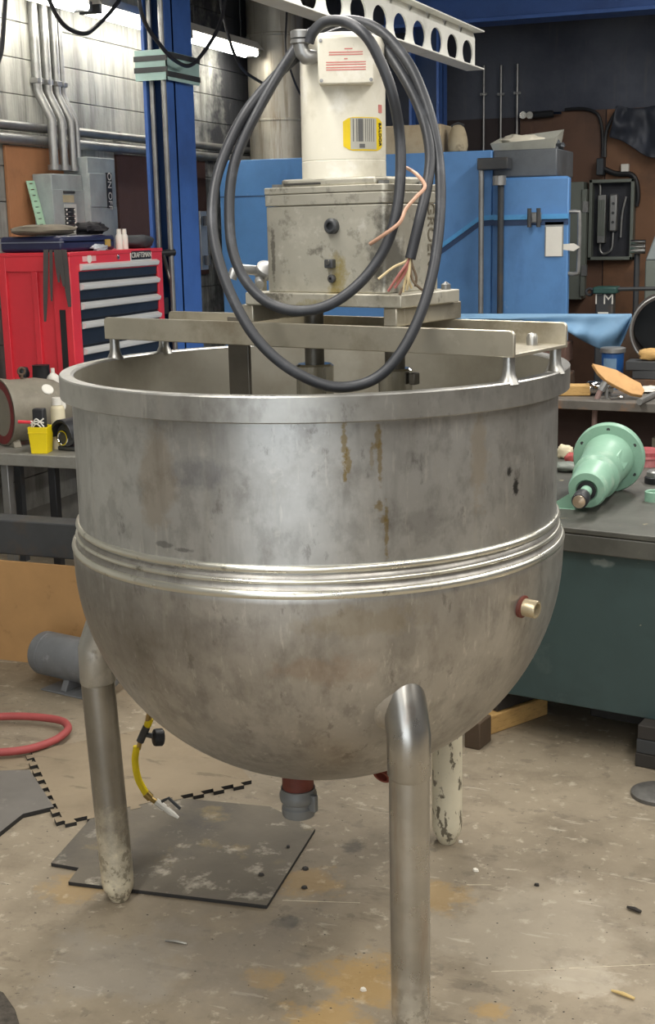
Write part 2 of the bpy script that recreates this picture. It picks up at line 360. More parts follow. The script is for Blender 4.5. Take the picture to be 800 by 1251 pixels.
m_leg = [M('stainless leg with cream paint worn at the foot', srgb(150, 147, 140), .33, .9, dirt=[(srgb(80, 74, 66), 3, .5, .75, .5, (4, 4, .5))], band=(srgb(212, 202, 176), .06, .32, 24, .97)),
         M('bare stainless leg', srgb(176, 173, 166), .3, .9, dirt=[(srgb(150, 112, 80), 3, .56, .7, .4, (4, 4, .5))], band=(srgb(196, 188, 168), -.03, .17, 24, .92)),
         M('cream painted leg with chipped patches', srgb(206, 198, 174), .6, 0., vary=.08, dirt=[(srgb(84, 76, 62), 22, .54, .58, .9, (1.3, 1.3, .6)), (srgb(140, 128, 100), 5, .55, .8, .4)])]
for i, (lx, ly) in enumerate([(146, 1098), (502, 1262), (546, 1028)]):
    p = KI @ PZ(lx, ly); r = math.hypot(p.x, p.y); d = Vector((p.x/r, p.y/r, 0))
    if i == 1: r = .572
    R_ = .0452
    tilt = d*(.024 if i == 0 else .0)
    prof = [(.024, 0.), (.027, .004), (.042, .036), (.0445, .05), (R_, .07), (R_, .64)]
    shr = Matrix(((1, 0, tilt.x/.6, 0), (0, 1, tilt.y/.6, 0), (0, 0, 1, 0), (0, 0, 0, 1)))
    lg = MB().lathe(prof[:5] + [(R_, .07 + .57*k/8) for k in range(1, 9)], 28, Matrix.Translation(d*r) @ shr).build('leg', m_leg[i], kettle, smooth=50)
    B = d*r + tilt
    def ell(pp, rad_): return MB().tube(pp, 0, 28, rad=rad_)
    m_el = m_leg[1] if i == 1 else m_stain
    ell([B*.999 + Vector((0, 0, .634)), B + Vector((0, 0, .640)), B + Vector((0, 0, .735)), B*(1 - .004/r) + Vector((0, 0, .742))], [.045, .0485, .0485, .048]).build('leg_sleeve', m_el, lg, smooth=50)
    ell([B + Vector((0, 0, .733)), B*(1 - .004/r) + Vector((0, 0, .742)), B*(1 - .052/r) + Vector((0, 0, .875)), B*(1 - .11/r) + Vector((0, 0, .945))], [.048, .0488, .0488, .046]).build('elbow', m_el, lg, smooth=30)
    # weld pad where the elbow meets the jacket
    nrm = Vector((d.x*.9, d.y*.9, -.32)).normalized(); a_ = math.asin(.37); c0 = Vector((d.x*.611*math.cos(a_)*.985, d.y*.611*math.cos(a_)*.985, 1.035 - .585*math.sin(a_)))
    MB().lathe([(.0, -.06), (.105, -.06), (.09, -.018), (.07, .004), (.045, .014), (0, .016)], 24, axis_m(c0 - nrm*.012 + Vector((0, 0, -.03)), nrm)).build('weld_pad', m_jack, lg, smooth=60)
# feet of the legs end in plugs; drain, ports
m_redpipe = M('red primed pipe', srgb(112, 52, 40), .6, dirt=[(srgb(60, 40, 34), 9, .5, .7, .6)])
m_cast = M('grey cast coupling', srgb(120, 122, 122), .55, .3, vary=.15)
dp = KI @ PD(364, 962, 3.20); dx, dy = dp.x, dp.y
dr = MB().lathe([(.041, .37), (.041, .475)], 28, Matrix.Translation((dx, dy, 0))).build('drain_pipe', m_redpipe, kettle)
MB().lathe([(.034, .352), (.042, .352), (.044, .362), (.044, .375), (.039, .380), (.039, .388), (.047, .394), (.049, .402), (.049, .412), (.045, .420), (.045, .428), (.030, .428)], 32, Matrix.Translation((dx, dy, -.033))).build('coupling', m_cast, dr)
for s_ in (-1, 1):
    MB().box((dx + s_*.045 - .007, dy - .008, .339), (dx + s_*.052 + .007, dy + .008, .385)).build('cam_lever', m_cast, dr, bevel=.003)
c0 = on_bowl(630, 738); c1 = on_bowl(655, 738); nrm = Vector((c0.x, c0.y, (c0.z - 1.035)*1.1)).normalized(); pc = on_bowl(638, 741)
dirp = (KI.to_3x3() @ (RGT*.80 - FWD*.56 + Vector((0, 0, -.06)))).normalized()
sport = MB().lathe([(.026, -.05), (.026, .004), (.021, .006)], 24, axis_m(pc, dirp)).build('steam_port', m_redpipe, kettle)
MB().lathe([(.0205, 0), (.0205, .034), (.0195, .037), (.0145, .037), (.0135, .01)], 24, axis_m(pc, dirp)).build('pipe_nipple', M('dull nickel brass', srgb(196, 182, 152), .35, .7), sport)
MB().lathe([(.0, .012), (.014, .012), (.014, .018), (0, .018)], 16, axis_m(pc, dirp)).build('plug', m_dark, sport)
q0 = KI @ PD(472, 938, 3.2); q1 = KI @ PD(461, 958, 3.16)
MB().lathe([(.024, -.06), (.024, .03), (.017, .03), (.017, .0)], 20, axis_m(q0, q1 - q0)).build('return_port', m_redpipe, kettle)

# bridge over the rim: a shallow channel on four welded posts
BX0, BX1, BW, BZ0, BZ1 = -.59, .617, .125, 1.543, 1.600
m_bridge = M('worn stainless bridge', srgb(186, 180, 164), .4, .8, vary=.1, dirt=[(srgb(120, 104, 74), 5, .48, .72, .7), (srgb(215, 210, 196), 16, .6, .7, .4, (1, 4, 1)), (srgb(150, 70, 52), 9, .72, .76, .5)], bump=.03)
bridge = MB().box((BX0, -BW, BZ0), (BX1, BW, BZ0 + .008)).build('bridge', m_bridge, kettle, bevel=.002)
for s_ in (-1, 1):
    y0 = s_*BW; t_ = .009
    rc = .012; poly = []
    for cx, cz, a0 in [(BX1 - rc, BZ1 - rc, 0), (BX0 + rc, BZ1 - rc, 90)]:
        poly += [(cx + rc*math.cos(math.radians(a0 + k*22.5)), cz + rc*math.sin(math.radians(a0 + k*22.5))) for k in range(5)]
    poly += [(BX0, BZ0), (BX1, BZ0)]
    MB().prism(poly, t_, frame((0, y0 + (t_/2), 0), (1, 0, 0), (0, 0, 1))).build('flange', m_bridge, bridge, bevel=.002)
for (px_, py_) in [(-.577, -.084), (-.57, .098), (.582, -.105), (.578, .118)]:
    # posts stand on the rim
    a_ = math.atan2(py_, px_); rr_ = .603; X_, Y_ = rr_*math.cos(a_), rr_*math.sin(a_)
    X2, Y2 = X_, Y_
    MB().tube([(X_, Y_, ZR - .006), (X_, Y_, ZR + .004), (X_, Y_, ZR + .014), (X2, Y2, ZR + .03), (X2, Y2, BZ0 + .001)], 0, 16, rad=[.024, .019, .0145, .0130, .0130]).build('post', m_stain, kettle, smooth=60)
MB().lathe([(.013, 0), (.013, .018), (.009, .026), (0, .028)], 16, Matrix.Translation((.555, .075, BZ0 + .008))).build('rivet_cap', m_stain, bridge)

# agitator drive on the bridge
DX, DYv = .118, 0.
drive = thing('agitator_drive', 'cast aluminium agitator gearbox with white motor standing on the kettle bridge', 'gearbox', KM @ Vector((DX, 0, BZ1)), KROT)
m_alu = M('cast aluminium', srgb(186, 182, 168), .48, .55, vary=.12, vscale=5, bump=.06, bscale=30,
          dirt=[(srgb(118, 108, 84), 3.5, .48, .72, .55), (srgb(222, 218, 206), 9, .56, .7, .45), (srgb(66, 62, 56), 12, .62, .7, .55), (srgb(96, 92, 82), 24, .56, .64, .4), (srgb(226, 224, 216), 20, .6, .68, .45)],
          patches=[(srgb(150, 132, 60), (.03, -.115, .10), (.035, .03, .07), 14, .75), (srgb(150, 136, 70), (.0, -.115, .045), (.09, .03, .02), 12, .6), (srgb(84, 82, 76), (.165, -.1, .16), (.06, .07, .13), 16, .75), (srgb(170, 166, 154), (-.14, -.11, .16), (.02, .03, .12), 20, .6), (srgb(90, 86, 78), (-.15, -.11, .15), (.008, .03, .08), 40, .7)])  # one tall patch deepens the tone at the right front corner
L0 = lambda e1, e2, z: (e1 - DX, e2, z - BZ1)
for a, b, n in [((-.128, -.13), (-.085, .150), 'riser_bar'), ((.289, -.13), (.325, .156), 'riser_bar')]:
    MB().box(L0(a[0], a[1], BZ1), L0(b[0], b[1], 1.641)).build(n, m_bridge, drive, bevel=.003)
MB().box(L0(-.104, -.135, 1.641), L0(.340, .122, 1.671)).build('base_plate', m_alu, drive, bevel=.003)
def rbox(a, b, rc, nm, mat, par, bv=.003):
    poly = []
    for cx, cy, a0 in [(b[0]-rc, b[1]-rc, 0), (a[0]+rc, b[1]-rc, 90), (a[0]+rc, a[1]+rc, 180), (b[0]-rc, a[1]+rc, 270)]:
        poly += [(cx + rc*math.cos(math.radians(a0 + k*15)), cy + rc*math.sin(math.radians(a0 + k*15))) for k in range(7)]
    return MB().prism(poly, b[2] - a[2], Matrix.Translation((0, 0, a[2]))).build(nm, mat, par, bevel=bv)
hs = rbox(L0(-.055, -.113, 1.671), L0(.287, .118, 1.869), .014, 'gear_housing', m_alu, drive)
cap = rbox(L0(-.057, -.115, 1.870), L0(.289, .120, 1.8955), .014, 'housing_cap', m_alu, drive, .002)
rbox(L0(-.058, -.116, 1.8965), L0(.290, .121, 1.912), .014, 'gasket_plate', m_alu, cap, .002)
MB().box(L0(-.015, -.098, 1.911), L0(.252, .098, 1.930)).build('motor_flange', m_alu, cap, bevel=.006, seg=3)
m_groove = M('dark groove', srgb(52, 50, 46), .7)  # dark tone for the thin strip on the motor flange
MB().box(L0(-.005, -.1005, 1.916), L0(.10, -.096, 1.921)).build('flange_groove', m_groove, cap)
for e1_ in (-.035, .265):
    for e2_ in (-.085, .085):
        MB().lathe([(.014, 0), (.014, .008), (.008, .008), (.008, .005), (0, .005)], 6, Matrix.Translation(L0(e1_, e2_, 1.912))).build('bolt', m_galv, cap)
# plugs and studs on the front face
pl = MB().lathe([(.0175, -.005), (.0175, .012), (.013, .016), (.009, .016), (.009, .006), (0, .006)], 24, axis_m(L0(.144, -.113, 1.822), (0, -1, 0))).build('oil_plug', m_dark, hs)
MB().box(L0(.126, -.127, 1.728), L0(.149, -.112, 1.748)).build('sight_fitting', m_dark, hs, bevel=.002)
MB().lathe([(.006, 0), (.006, .004), (0, .004)], 12, axis_m(L0(.138, -.127, 1.741), (0, -1, 0))).build('sight_glass', m_chrome, hs)
MB().lathe([(.0095, -.004), (.0095, .008), (.004, .01), (.004, .003), (0, .003)], 12, axis_m(L0(.14, -.113, 1.704), (0, -1, 0))).build('drain_plug', m_dark, hs)
MB().lathe([(.011, 0), (.011, .012), (.0, .019)], 12, Matrix.Translation(L0(.318, .095, 1.671))).build('bolt', m_galv, drive)
# raised lettering on the side face, reading downwards
side_m = frame(KM @ Vector((.2872, .078, 1.80)), KM.to_3x3() @ Vector((0, 0, -1)), KM.to_3x3() @ Vector((0, 1, 0)))
text('cast_lettering', 'GROEN', .043, side_m, M('dark cast letters', srgb(110, 104, 90), .6), hs, ext=.002)  # letters darker than the housing so they stand out
m_line2 = M('cast outline tone', srgb(120, 114, 100), .6)
# breather fittings at the left end of the base plate
fb = MB().cyl(L0(-.145, -.02, 1.62), L0(-.145, -.02, 1.70), .014, n=16)
brt = fb.build('breather_valve', m_alu, drive)
MB().tube([L0(-.145, -.02, 1.70), L0(-.15, -.03, 1.718), L0(-.17, -.06, 1.722), L0(-.182, -.08, 1.716), L0(-.186, -.085, 1.70)], .013, 12).build('valve_elbow', m_galv, brt)
MB().lathe([(.012, 0), (.022, .002), (.022, .012), (.030, .016), (.030, .024), (.012, .034), (0, .036)], 16, axis_m(L0(-.130, -.02, 1.705), (.55, -.2, .75))).build('valve_bonnet', m_galv, brt)
MB().cyl(L0(-.128, -.05, 1.695), L0(-.11, -.07, 1.685), .011, n=12).build('valve_stub', m_galv, brt)
# motor
m_motor = M('chipped white motor paint', srgb(222, 217, 200), .5, vary=.06, vscale=5, bump=.05, dirt=[(srgb(176, 168, 144), 7, .5, .7, .6), (srgb(240, 238, 230), 10, .55, .68, .6), (srgb(130, 122, 100), 16, .66, .72, .5, (1, 1, .5))])
MX, MR = .098, .0985
mo = MB().lathe([(0, 1.928), (MR, 1.928), (MR, 1.968), (MR - .001, 1.9695), (MR, 1.971), (MR, 2.225), (MR - .006, 2.240), (MR - .022, 2.248), (0, 2.252)], 64, Matrix.Translation(L0(MX, 0, BZ1 + 0) + Vector((0, 0, 0)) if False else Matrix.Translation((MX - DX, 0, -BZ1)).to_translation())).build('motor', m_motor, drive, smooth=30)
mc = KM @ Vector((MX, 0, 0))                   # motor axis in the room
def on_motor(x, y, r):
    d = ray(x, y); o = O - mc; a = d.x**2 + d.y**2; b = 2*(o.x*d.x + o.y*d.y); c = o.x**2 + o.y**2 - r*r
    t = (-b - math.sqrt(max(0, b*b - 4*a*c)))/(2*a); return O + d*t
# junction box, turned the way the photograph shows its lid
tocam = (Vector((0, 0, 0)) - Vector((mc.x, mc.y, 0))).normalized(); rgt = Vector((-tocam.y, tocam.x, 0))
jc = on_motor(425, 76, MR); jz = jc.z
jm = frame(Vector((mc.x, mc.y, jz)) + tocam*(MR + .012) + rgt*(.008), rgt, (0, 0, 1))
jb = MB().box((-.0615, -.049, -.05), (.0615, .049, .018)).xf(jm).build('junction_box', m_motor, drive, bevel=.006, seg=3, world=True)
MB().box((-.0625, -.050, .019), (.0625, .050, .026)).xf(jm).build('box_lid', m_motor, jb, bevel=.004, seg=2, world=True)
m_redtxt = M('red warning print', srgb(196, 120, 112), .6)
for (yy, ww, xx) in [(.024, .018, .006), (.017, .075, .0), (.012, .075, .0), (.003, .008, 0), (-.004, .088, 0), (-.009, .088, 0), (-.015, .088, 0), (-.020, .088, 0)]:
    MB().box((xx - ww/2, yy - .0012, .0258), (xx + ww/2, yy + .0012, .0266)).xf(jm).build('printed_line', m_redtxt, jb, world=True)
for sx in (-1, 1):
    for sy in (-1, 1): MB().lathe([(.004, .026), (.004, .0275), (0, .028)], 8, jm @ Matrix.Translation((sx*.055, sy*.042, 0))).build('screw', m_galv, jb, world=True)
# elbow connector at the left of the box
E0 = jm @ Vector((-.060, .014, -.014)); E1 = jm @ Vector((-.079, .012, -.012)); E2 = jm @ Vector((-.096, .022, -.012)); E3 = jm @ Vector((-.100, .042, -.012)); E4 = jm @ Vector((-.100, .066, -.012))
eb = MB().tube([E0, E1, (E1 + E2)/2 + Vector((0, 0, -.004)), E2, E3], 0, 16, rad=[.012, .017, .018, .018, .018]).build('elbow_connector', m_galv, drive, world=True)
MB().lathe([(.019, 0), (.023, .002), (.023, .009), (.019, .011)], 20, axis_m(E3 - Vector((0, 0, .002)), (0, 0, 1))).build('locking_ring', m_galv, eb, world=True)
MB().lathe([(.019, .012), (.0225, .013), (.0225, .028), (.015, .030)], 20, axis_m(E3 - Vector((0, 0, .002)), (0, 0, 1))).build('compression_nut', m_galv, eb, world=True)
# yellow nameplate wrapped on the motor face
nz_ = on_motor(445, 164, MR).z; a_c = math.atan2((on_motor(447, 164, MR) - mc).y, (on_motor(447, 164, MR) - mc).x)
def plate(nm, a0, a1, z0, z1, rr_, mat, par, taper=0):
    mb = MB(); n = 10; vs = []
    for k in range(n + 1):
        t = k/n; a = a0 + (a1 - a0)*t; e = taper*(1 - min(1, min(t, 1 - t)*7)) if taper else 0
        for z in (z0 + e, z1 - e):
            for r_ in (MR - .001, rr_): vs.append((mc.x + r_*math.cos(a), mc.y + r_*math.sin(a), z))
    fs = []
    for k in range(n):
        b0, b1 = k*4, k*4 + 4
        fs += [(b0+1, b1+1, b1+3, b0+3), (b0, b1, b1+1, b0+1), (b0+2, b0+3, b1+3, b1+2)]
    fs += [(0, 1, 3, 2), (n*4, n*4+2, n*4+3, n*4+1)]
    return mb.add(vs, fs).build(nm, mat, par, world=True, smooth=30)
aw = [math.atan2((on_motor(x, 164, MR) - mc).y, (on_motor(x, 164, MR) - mc).x) for x in (419, 428, 459, 466)]
zn0, zn1 = on_motor(445, 184, MR).z, on_motor(445, 143, MR).z
m_np = M('yellow nameplate', srgb(226, 196, 20), .4); m_np2 = M('aluminium nameplate centre', srgb(186, 184, 172), .45, .3)
npl = plate('nameplate', aw[0], aw[3], zn0, zn1, MR + .0012, m_np, drive, taper=.010)
plate('nameplate_table', aw[1], aw[2], zn0 + .003, zn1 - .002, MR + .0018, m_np2, npl)
m_ink = M('dark print', srgb(96, 96, 94), .6)
for t0, t1 in [(.08, .11), (.2, .23), (.26, .44), (.52, .54), (.6, .62), (.68, .70), (.76, .78), (.86, .88)]:
    plate('printed_column', aw[1] + (aw[2]-aw[1])*t0, aw[1] + (aw[2]-aw[1])*t1, zn0 + .02, zn1 - .004, MR + .0021, m_ink, npl)
plate('printed_stamp', aw[1] + (aw[2]-aw[1])*.3, aw[1] + (aw[2]-aw[1])*.5, zn0 + .006, zn0 + .015, MR + .0021, m_ink, npl)
at_ = (aw[2]*.45 + aw[3]*.55); dr_ = Vector((math.cos(at_), math.sin(at_), 0))
text('brand_lettering', 'BALDOR', .0135, frame(Vector((mc.x, mc.y, (zn0+zn1)/2)) + dr_*(MR + .002), (0, 0, -1), dr_.cross(Vector((0, 0, -1)))), m_black, npl)
at_ = (aw[0]*.4 + aw[1]*.6)
plate('red_sticker', math.atan2((on_motor(462, 133, MR) - mc).y, (on_motor(462, 133, MR) - mc).x), math.atan2((on_motor(466, 133, MR) - mc).y, (on_motor(466, 133, MR) - mc).x), on_motor(464, 138, MR).z, on_motor(464, 128, MR).z, MR + .001, m_redtxt, drive)
# shafts and scraper arm reaching down into the kettle
m_shaft = M('grey steel shaft', srgb(120, 116, 108), .45, .7, dirt=[(srgb(70, 66, 60), 6, .5, .7, .5)])
for e1_, rr_ in ((.0, .047), (.235, .041)):
    sh = MB().lathe([(.024, 1.44), (.024, 1.66)], 24, Matrix.Translation((e1_ - DX, 0, -BZ1))).build('shaft', m_shaft, drive)
    MB().lathe([(.03, 1.10), (rr_, 1.11), (rr_, 1.487), (rr_ - .006, 1.492), (.02, 1.492)], 32, Matrix.Translation((e1_ - DX, 0, -BZ1))).build('shaft_collar', m_chrome, sh)
MB().box((.235 + .045 - DX, -.012, 1.455 - BZ1), (.235 + .062 - DX, .012, 1.483 - BZ1)).build('collar_latch', m_shaft, drive, bevel=.003)
MB().box(L0(-.272, -.006, 1.05), L0(-.205, .006, 1.60)).build('scraper_bar', m_shaft, drive, bevel=.002)
MB().box(L0(-.272, -.02, 1.53), L0(.02, .02, 1.542)).build('scraper_arm', m_shaft, drive, bevel=.002)

# ------------------------------------------------------------------ power cable coiled over the motor
def cd(y): return 2.93 + .24*max(0, min(1, (480 - y)/430))
path = [(377, 52, 3.06), (382, 40, 3.05), (397, 27, 3.03), (422, 27, 2.99), (447, 44, 2.95), (466, 78, 2.94), (480, 118, 2.94), (488, 165, 2.96), (489, 215, 2.94), (484, 260, 2.92), (470, 303, 2.91), (443, 342, 2.90), (405, 371, 2.88), (365, 380, 2.88), (328, 370, 2.90), (300, 343, 2.93), (284, 305, 2.96), (280, 258, 2.99), (283, 215, 3.02), (293, 180, 3.05), (313, 138, 3.09),
        (345, 83, 3.14), (377, 42, 3.19), (420, 25, 3.22), (462, 36, 3.19), (498, 76, 3.13), (520, 125, 3.07), (533, 175, 3.0), (538, 225, 2.95), (536, 280, 2.90), (528, 335, 2.86), (513, 385, 2.83), (490, 430, 2.81), (462, 460, 2.80), (430, 472, 2.80), (395, 470, 2.80), (350, 448, 2.80), (312, 412, 2.82), (283, 362, 2.86), (265, 310, 2.90), (259, 265, 2.94), (264, 220, 2.99), (280, 175, 3.04), (305, 130, 3.09), (345, 85, 3.16), (385, 53, 3.21), (425, 38, 3.24), (462, 52, 3.20), (492, 92, 3.13), (515, 140, 3.05), (525, 185, 2.98), (522, 225, 2.94), (512, 270, 2.91), (501, 316, 2.90)]
cp = spline([PD(x, y, D + (.05 if D < 3 else .05*(3.1 - D)/.1 if D < 3.1 else 0)) for x, y, D in path], 6)
cable = thing('power_cable', 'thick black power cable coiled in loops around the agitator motor', 'cable', cp[0])
MB().tube(cp, .0120, 14).build('cable_jacket', m_rubber, cable, world=True, smooth=60)
we = PD(501, 316, 2.95)
m_w = [M('cream wire', srgb(190, 172, 132), .6), M('red wire', srgb(150, 92, 84), .6), M('copper strand', srgb(150, 110, 80), .5, .3), M('brown wire', srgb(104, 88, 70), .6)]
for i, (x, y, k) in enumerate([(462, 341, 0), (482, 352, 1), (474, 356, 1), (488, 360, 3), (492, 357, 0), (497, 354, 0), (503, 352, 0), (520, 358, 3), (485, 346, 2), (507, 350, 3)]):
    e = PD(x, y, 2.935 + .002*i); mid = (we + e)/2 + Vector((random.uniform(-.01, .01), random.uniform(-.01, .01), random.uniform(-.012, .004)))
    MB().tube(spline([we + Vector((0, 0, .02)), we + (mid - we)*.2, mid, e], 4), .0032, 6).build('wire', m_w[k], cable, world=True)
gw = tag(MB().tube(spline([PD(497, 205, 3.04), PD(510, 214, 2.98), PD(519, 228, 2.95), PD(508, 241, 2.93), PD(496, 255, 2.92), PD(488, 272, 2.91), PD(470, 286, 2.92), PD(452, 298, 2.95)], 6), .0042, 8).build('ground_wire', M('pinkish copper wire', srgb(190, 150, 126), .5, .1), None), 'loose copper ground wire hanging over the aluminium gearbox', 'wire')

# ------------------------------------------------------------------ things on the shop floor
m_mat = M('dusty rubber sheet', srgb(100, 93, 81), .75, vary=.15, world=True, vscale=4, bump=.15, dirt=[(srgb(196, 188, 170), 9, .56, .68, .7), (srgb(70, 68, 66), 3, .5, .7, .6), (srgb(150, 130, 84), 5, .6, .7, .4)])
def slab(name, pix, th, mat, label, cat, z0=.0, side=None):
    pts = [PZ(x, y, z0 + th) for x, y in pix]
    c = sum(pts, Vector())/len(pts); c.z = 0
    mb = MB().prism([(p.x - c.x, p.y - c.y) for p in pts], th, Matrix.Translation((0, 0, z0)))
    o = mb.build(name, mat, None, bevel=.002, smooth=0); o.location = c
    return tag(o, label, cat) if label else o
m_edge_shade = M('black rubber edge with shade', srgb(38, 36, 34), .8)  # black mat sides, also painting in the shadow under the puzzle tabs
two_tone(slab('rubber_sheet', [(385, 1012), (326, 1106), (83, 1077), (96, 1060), (62, 1054), (112, 998), (150, 968), (330, 985)], .012, m_mat, 'stained flat rubber sheet with one notched corner under the kettle', 'mat', z0=.0), m_edge_shade)
# puzzle edge mat, about 0.61 m square, lying partly under the sheet
m_puz = M('dust covered foam mat', srgb(136, 122, 100), .8, vary=.1, world=True, vscale=3, dirt=[(srgb(112, 98, 78), 5, .48, .7, .6), (srgb(84, 74, 60), 12, .6, .66, .5, (.5, 1.5, 1))])
A0, A1, A2 = PZ(78, 1004, .01), PZ(39, 921, .01), PZ(322, 951, .01)
ex = (A2 - A0); ex.z = 0; wx = .64; ex.normalize(); ey = (A1 - A0); ey.z = 0; ey.normalize()
def tabs(n, L, depth):
    out = []; st = L/(2*n)
    for i in range(n):
        t = i*2*st
        out += [(t + st*.12, 0), (t - st*.02, -depth), (t + st*1.02, -depth), (t + st*.88, 0)]
    return out
bot = [(x, y) for x, y in tabs(9, wx, .024)]
lef = [(y, x) for x, y in reversed(tabs(9, .62, .024))]
poly = [(0, 0)] + bot + [(wx, 0), (wx, .62), (0, .62)] + lef
pm = MB().prism(poly, .013, frame(Vector((A0.x, A0.y, 0)), ex, ey, (0, 0, 1))).build('puzzle_mat', m_puz, None, smooth=0)
two_tone(pm, m_edge_shade)
tag(pm, 'dusty brown foam mat tile with interlocking puzzle edges', 'mat')
m_slate = M('grey rubber mat', srgb(106, 102, 96), .7, vary=.12, world=True, vscale=5, dirt=[(srgb(178, 172, 158), 8, .58, .7, .5), (srgb(92, 88, 82), 4, .5, .7, .5)])
two_tone(slab('corner_mat', [(66, 985), (28, 994), (-2, 1018), (-60, 1040), (-60, 935), (0, 941), (36, 940)], .016, m_slate, 'thick grey rubber mat lying beside the puzzle edged mat', 'mat'), m_edge_shade)
slab('floor_scrap', [(15, 920), (38, 919), (40, 926), (36, 938), (24, 940), (-30, 944), (-30, 928)], .006, m_puz, 'thin torn scrap of mat beneath the red hose', 'scrap')
# red hose loop
hp = [(-90, 915), (-40, 919), (0, 919), (35, 915), (65, 905), (80, 895), (83, 888), (76, 881), (55, 877), (25, 875), (-10, 876), (-60, 880)]
m_hose = M('red rubber hose', srgb(158, 72, 70), .6, vary=.12)
tag(MB().tube(spline([PZ(x, y, .03) for x, y in hp], 8), .0145, 12).build('rubber_hose', m_hose), 'faded red rubber air hose looped on the floor', 'hose')
# small electric motor lying on its foot plate
mp = PZ(82, 838); em = thing('electric_motor', 'small grey foot mounted electric motor on the floor beside the plywood', 'motor', (mp.x, mp.y, 0), math.radians(-12))
m_mg = M('grey motor paint', srgb(112, 114, 116), .5, dirt=[(srgb(80, 80, 80), 5, .5, .7, .5), (srgb(165, 165, 165), 14, .62, .7, .5)])
MBm = MB().lathe([(0, -.14), (.06, -.14), (.082, -.132), (.09, -.115), (.09, -.085), (.0875, -.083), (.0875, -.08), (.09, -.078), (.09, .25), (.07, .262), (0, .262)], 40, axis_m((0, 0, .125), (1, 0, 0)))
MBm.build('motor_body', m_mg, em)
MB().cyl((-.165, 0, .125), (-.138, 0, .125), .009).build('shaft_stub', m_dark, em)
MB().box((-.06, -.09, 0), (.18, .09, .006)).build('foot_plate', m_mg, em, bevel=.002)
for xx in (-.0, .13): MB().prism([(-.07, 0), (.07, 0), (.045, .05), (-.045, .05)], .03, frame((xx + .03, 0, .006), (0, 1, 0), (0, 0, 1))).build('foot_bracket', m_mg, em, bevel=.003)
# yellow air whip with gauge, hanging from the back of the jacket
whip = thing('air_whip', 'short yellow air hose with black gauge hanging under the kettle', 'hose', PD(215, 1000, 3.62))
D_ = 3.62
MB().tube(spline([PD(167, 912, D_), PD(165, 930, D_), PD(169, 952, D_), PD(180, 972, D_)], 6), .0105, 12).build('hose', m_yellow, whip, world=True)
MB().tube([PD(169, 915, D_), PD(172, 903, D_)], .007, 10).build('lower_fitting', m_brass, whip, world=True)
MB().tube([PD(171, 906, D_), PD(179, 888, D_)], .0115, 12).build('tee_body', m_dark, whip, world=True)
MB().tube([PD(176, 897, D_), PD(186, 899, D_)], .008, 10).build('gauge_stem', m_dark, whip, world=True)
gd = (RGT*.9 + FWD*.35 + Vector((0, 0, -.12))).normalized()
MB().lathe([(0, 0), (.019, 0), (.0245, .003), (.026, .008), (.026, .026), (.022, .03), (0, .03)], 24, axis_m(PD(187, 901, D_), gd)).build('pressure_gauge', m_black, whip, world=True)
MB().tube([PD(179, 890, D_), PD(181, 882, D_), PD(183, 870, D_ - .03), PD(190, 840, D_ - .1)], .0095, 10).build('upper_fitting', m_brass, whip, world=True)
MB().tube([PD(180, 886, D_), PD(184, 876, D_ - .01)], .0112, 12).build('yellow_sleeve', m_yellow, whip, world=True)
MB().tube([PD(178, 969, D_), PD(184, 975, D_)], .0125, 12).build('hose_clamp', m_brass, whip, world=True)
MB().tube([PD(182, 974, D_), PD(191, 980, D_)], .008, 10).build('nipple', m_brass, whip, world=True)
MB().tube([PD(190, 979, D_), PD(201, 987, D_)], .011, 8).build('valve_body', m_white, whip, world=True)
MB().tube([PD(198, 979, D_ - .02), PD(206, 975, D_ - .03), PD(220, 988, D_ - .03)], .005, 8).build('valve_lever', m_dark, whip, world=True)
MB().tube([PD(201, 987, D_), PD(205, 990, D_), PD(211, 994, D_), PD(218, 999, D_)], 0, 10, rad=[.007, .009, .008, .004]).build('blow_nozzle', m_white, whip, world=True)
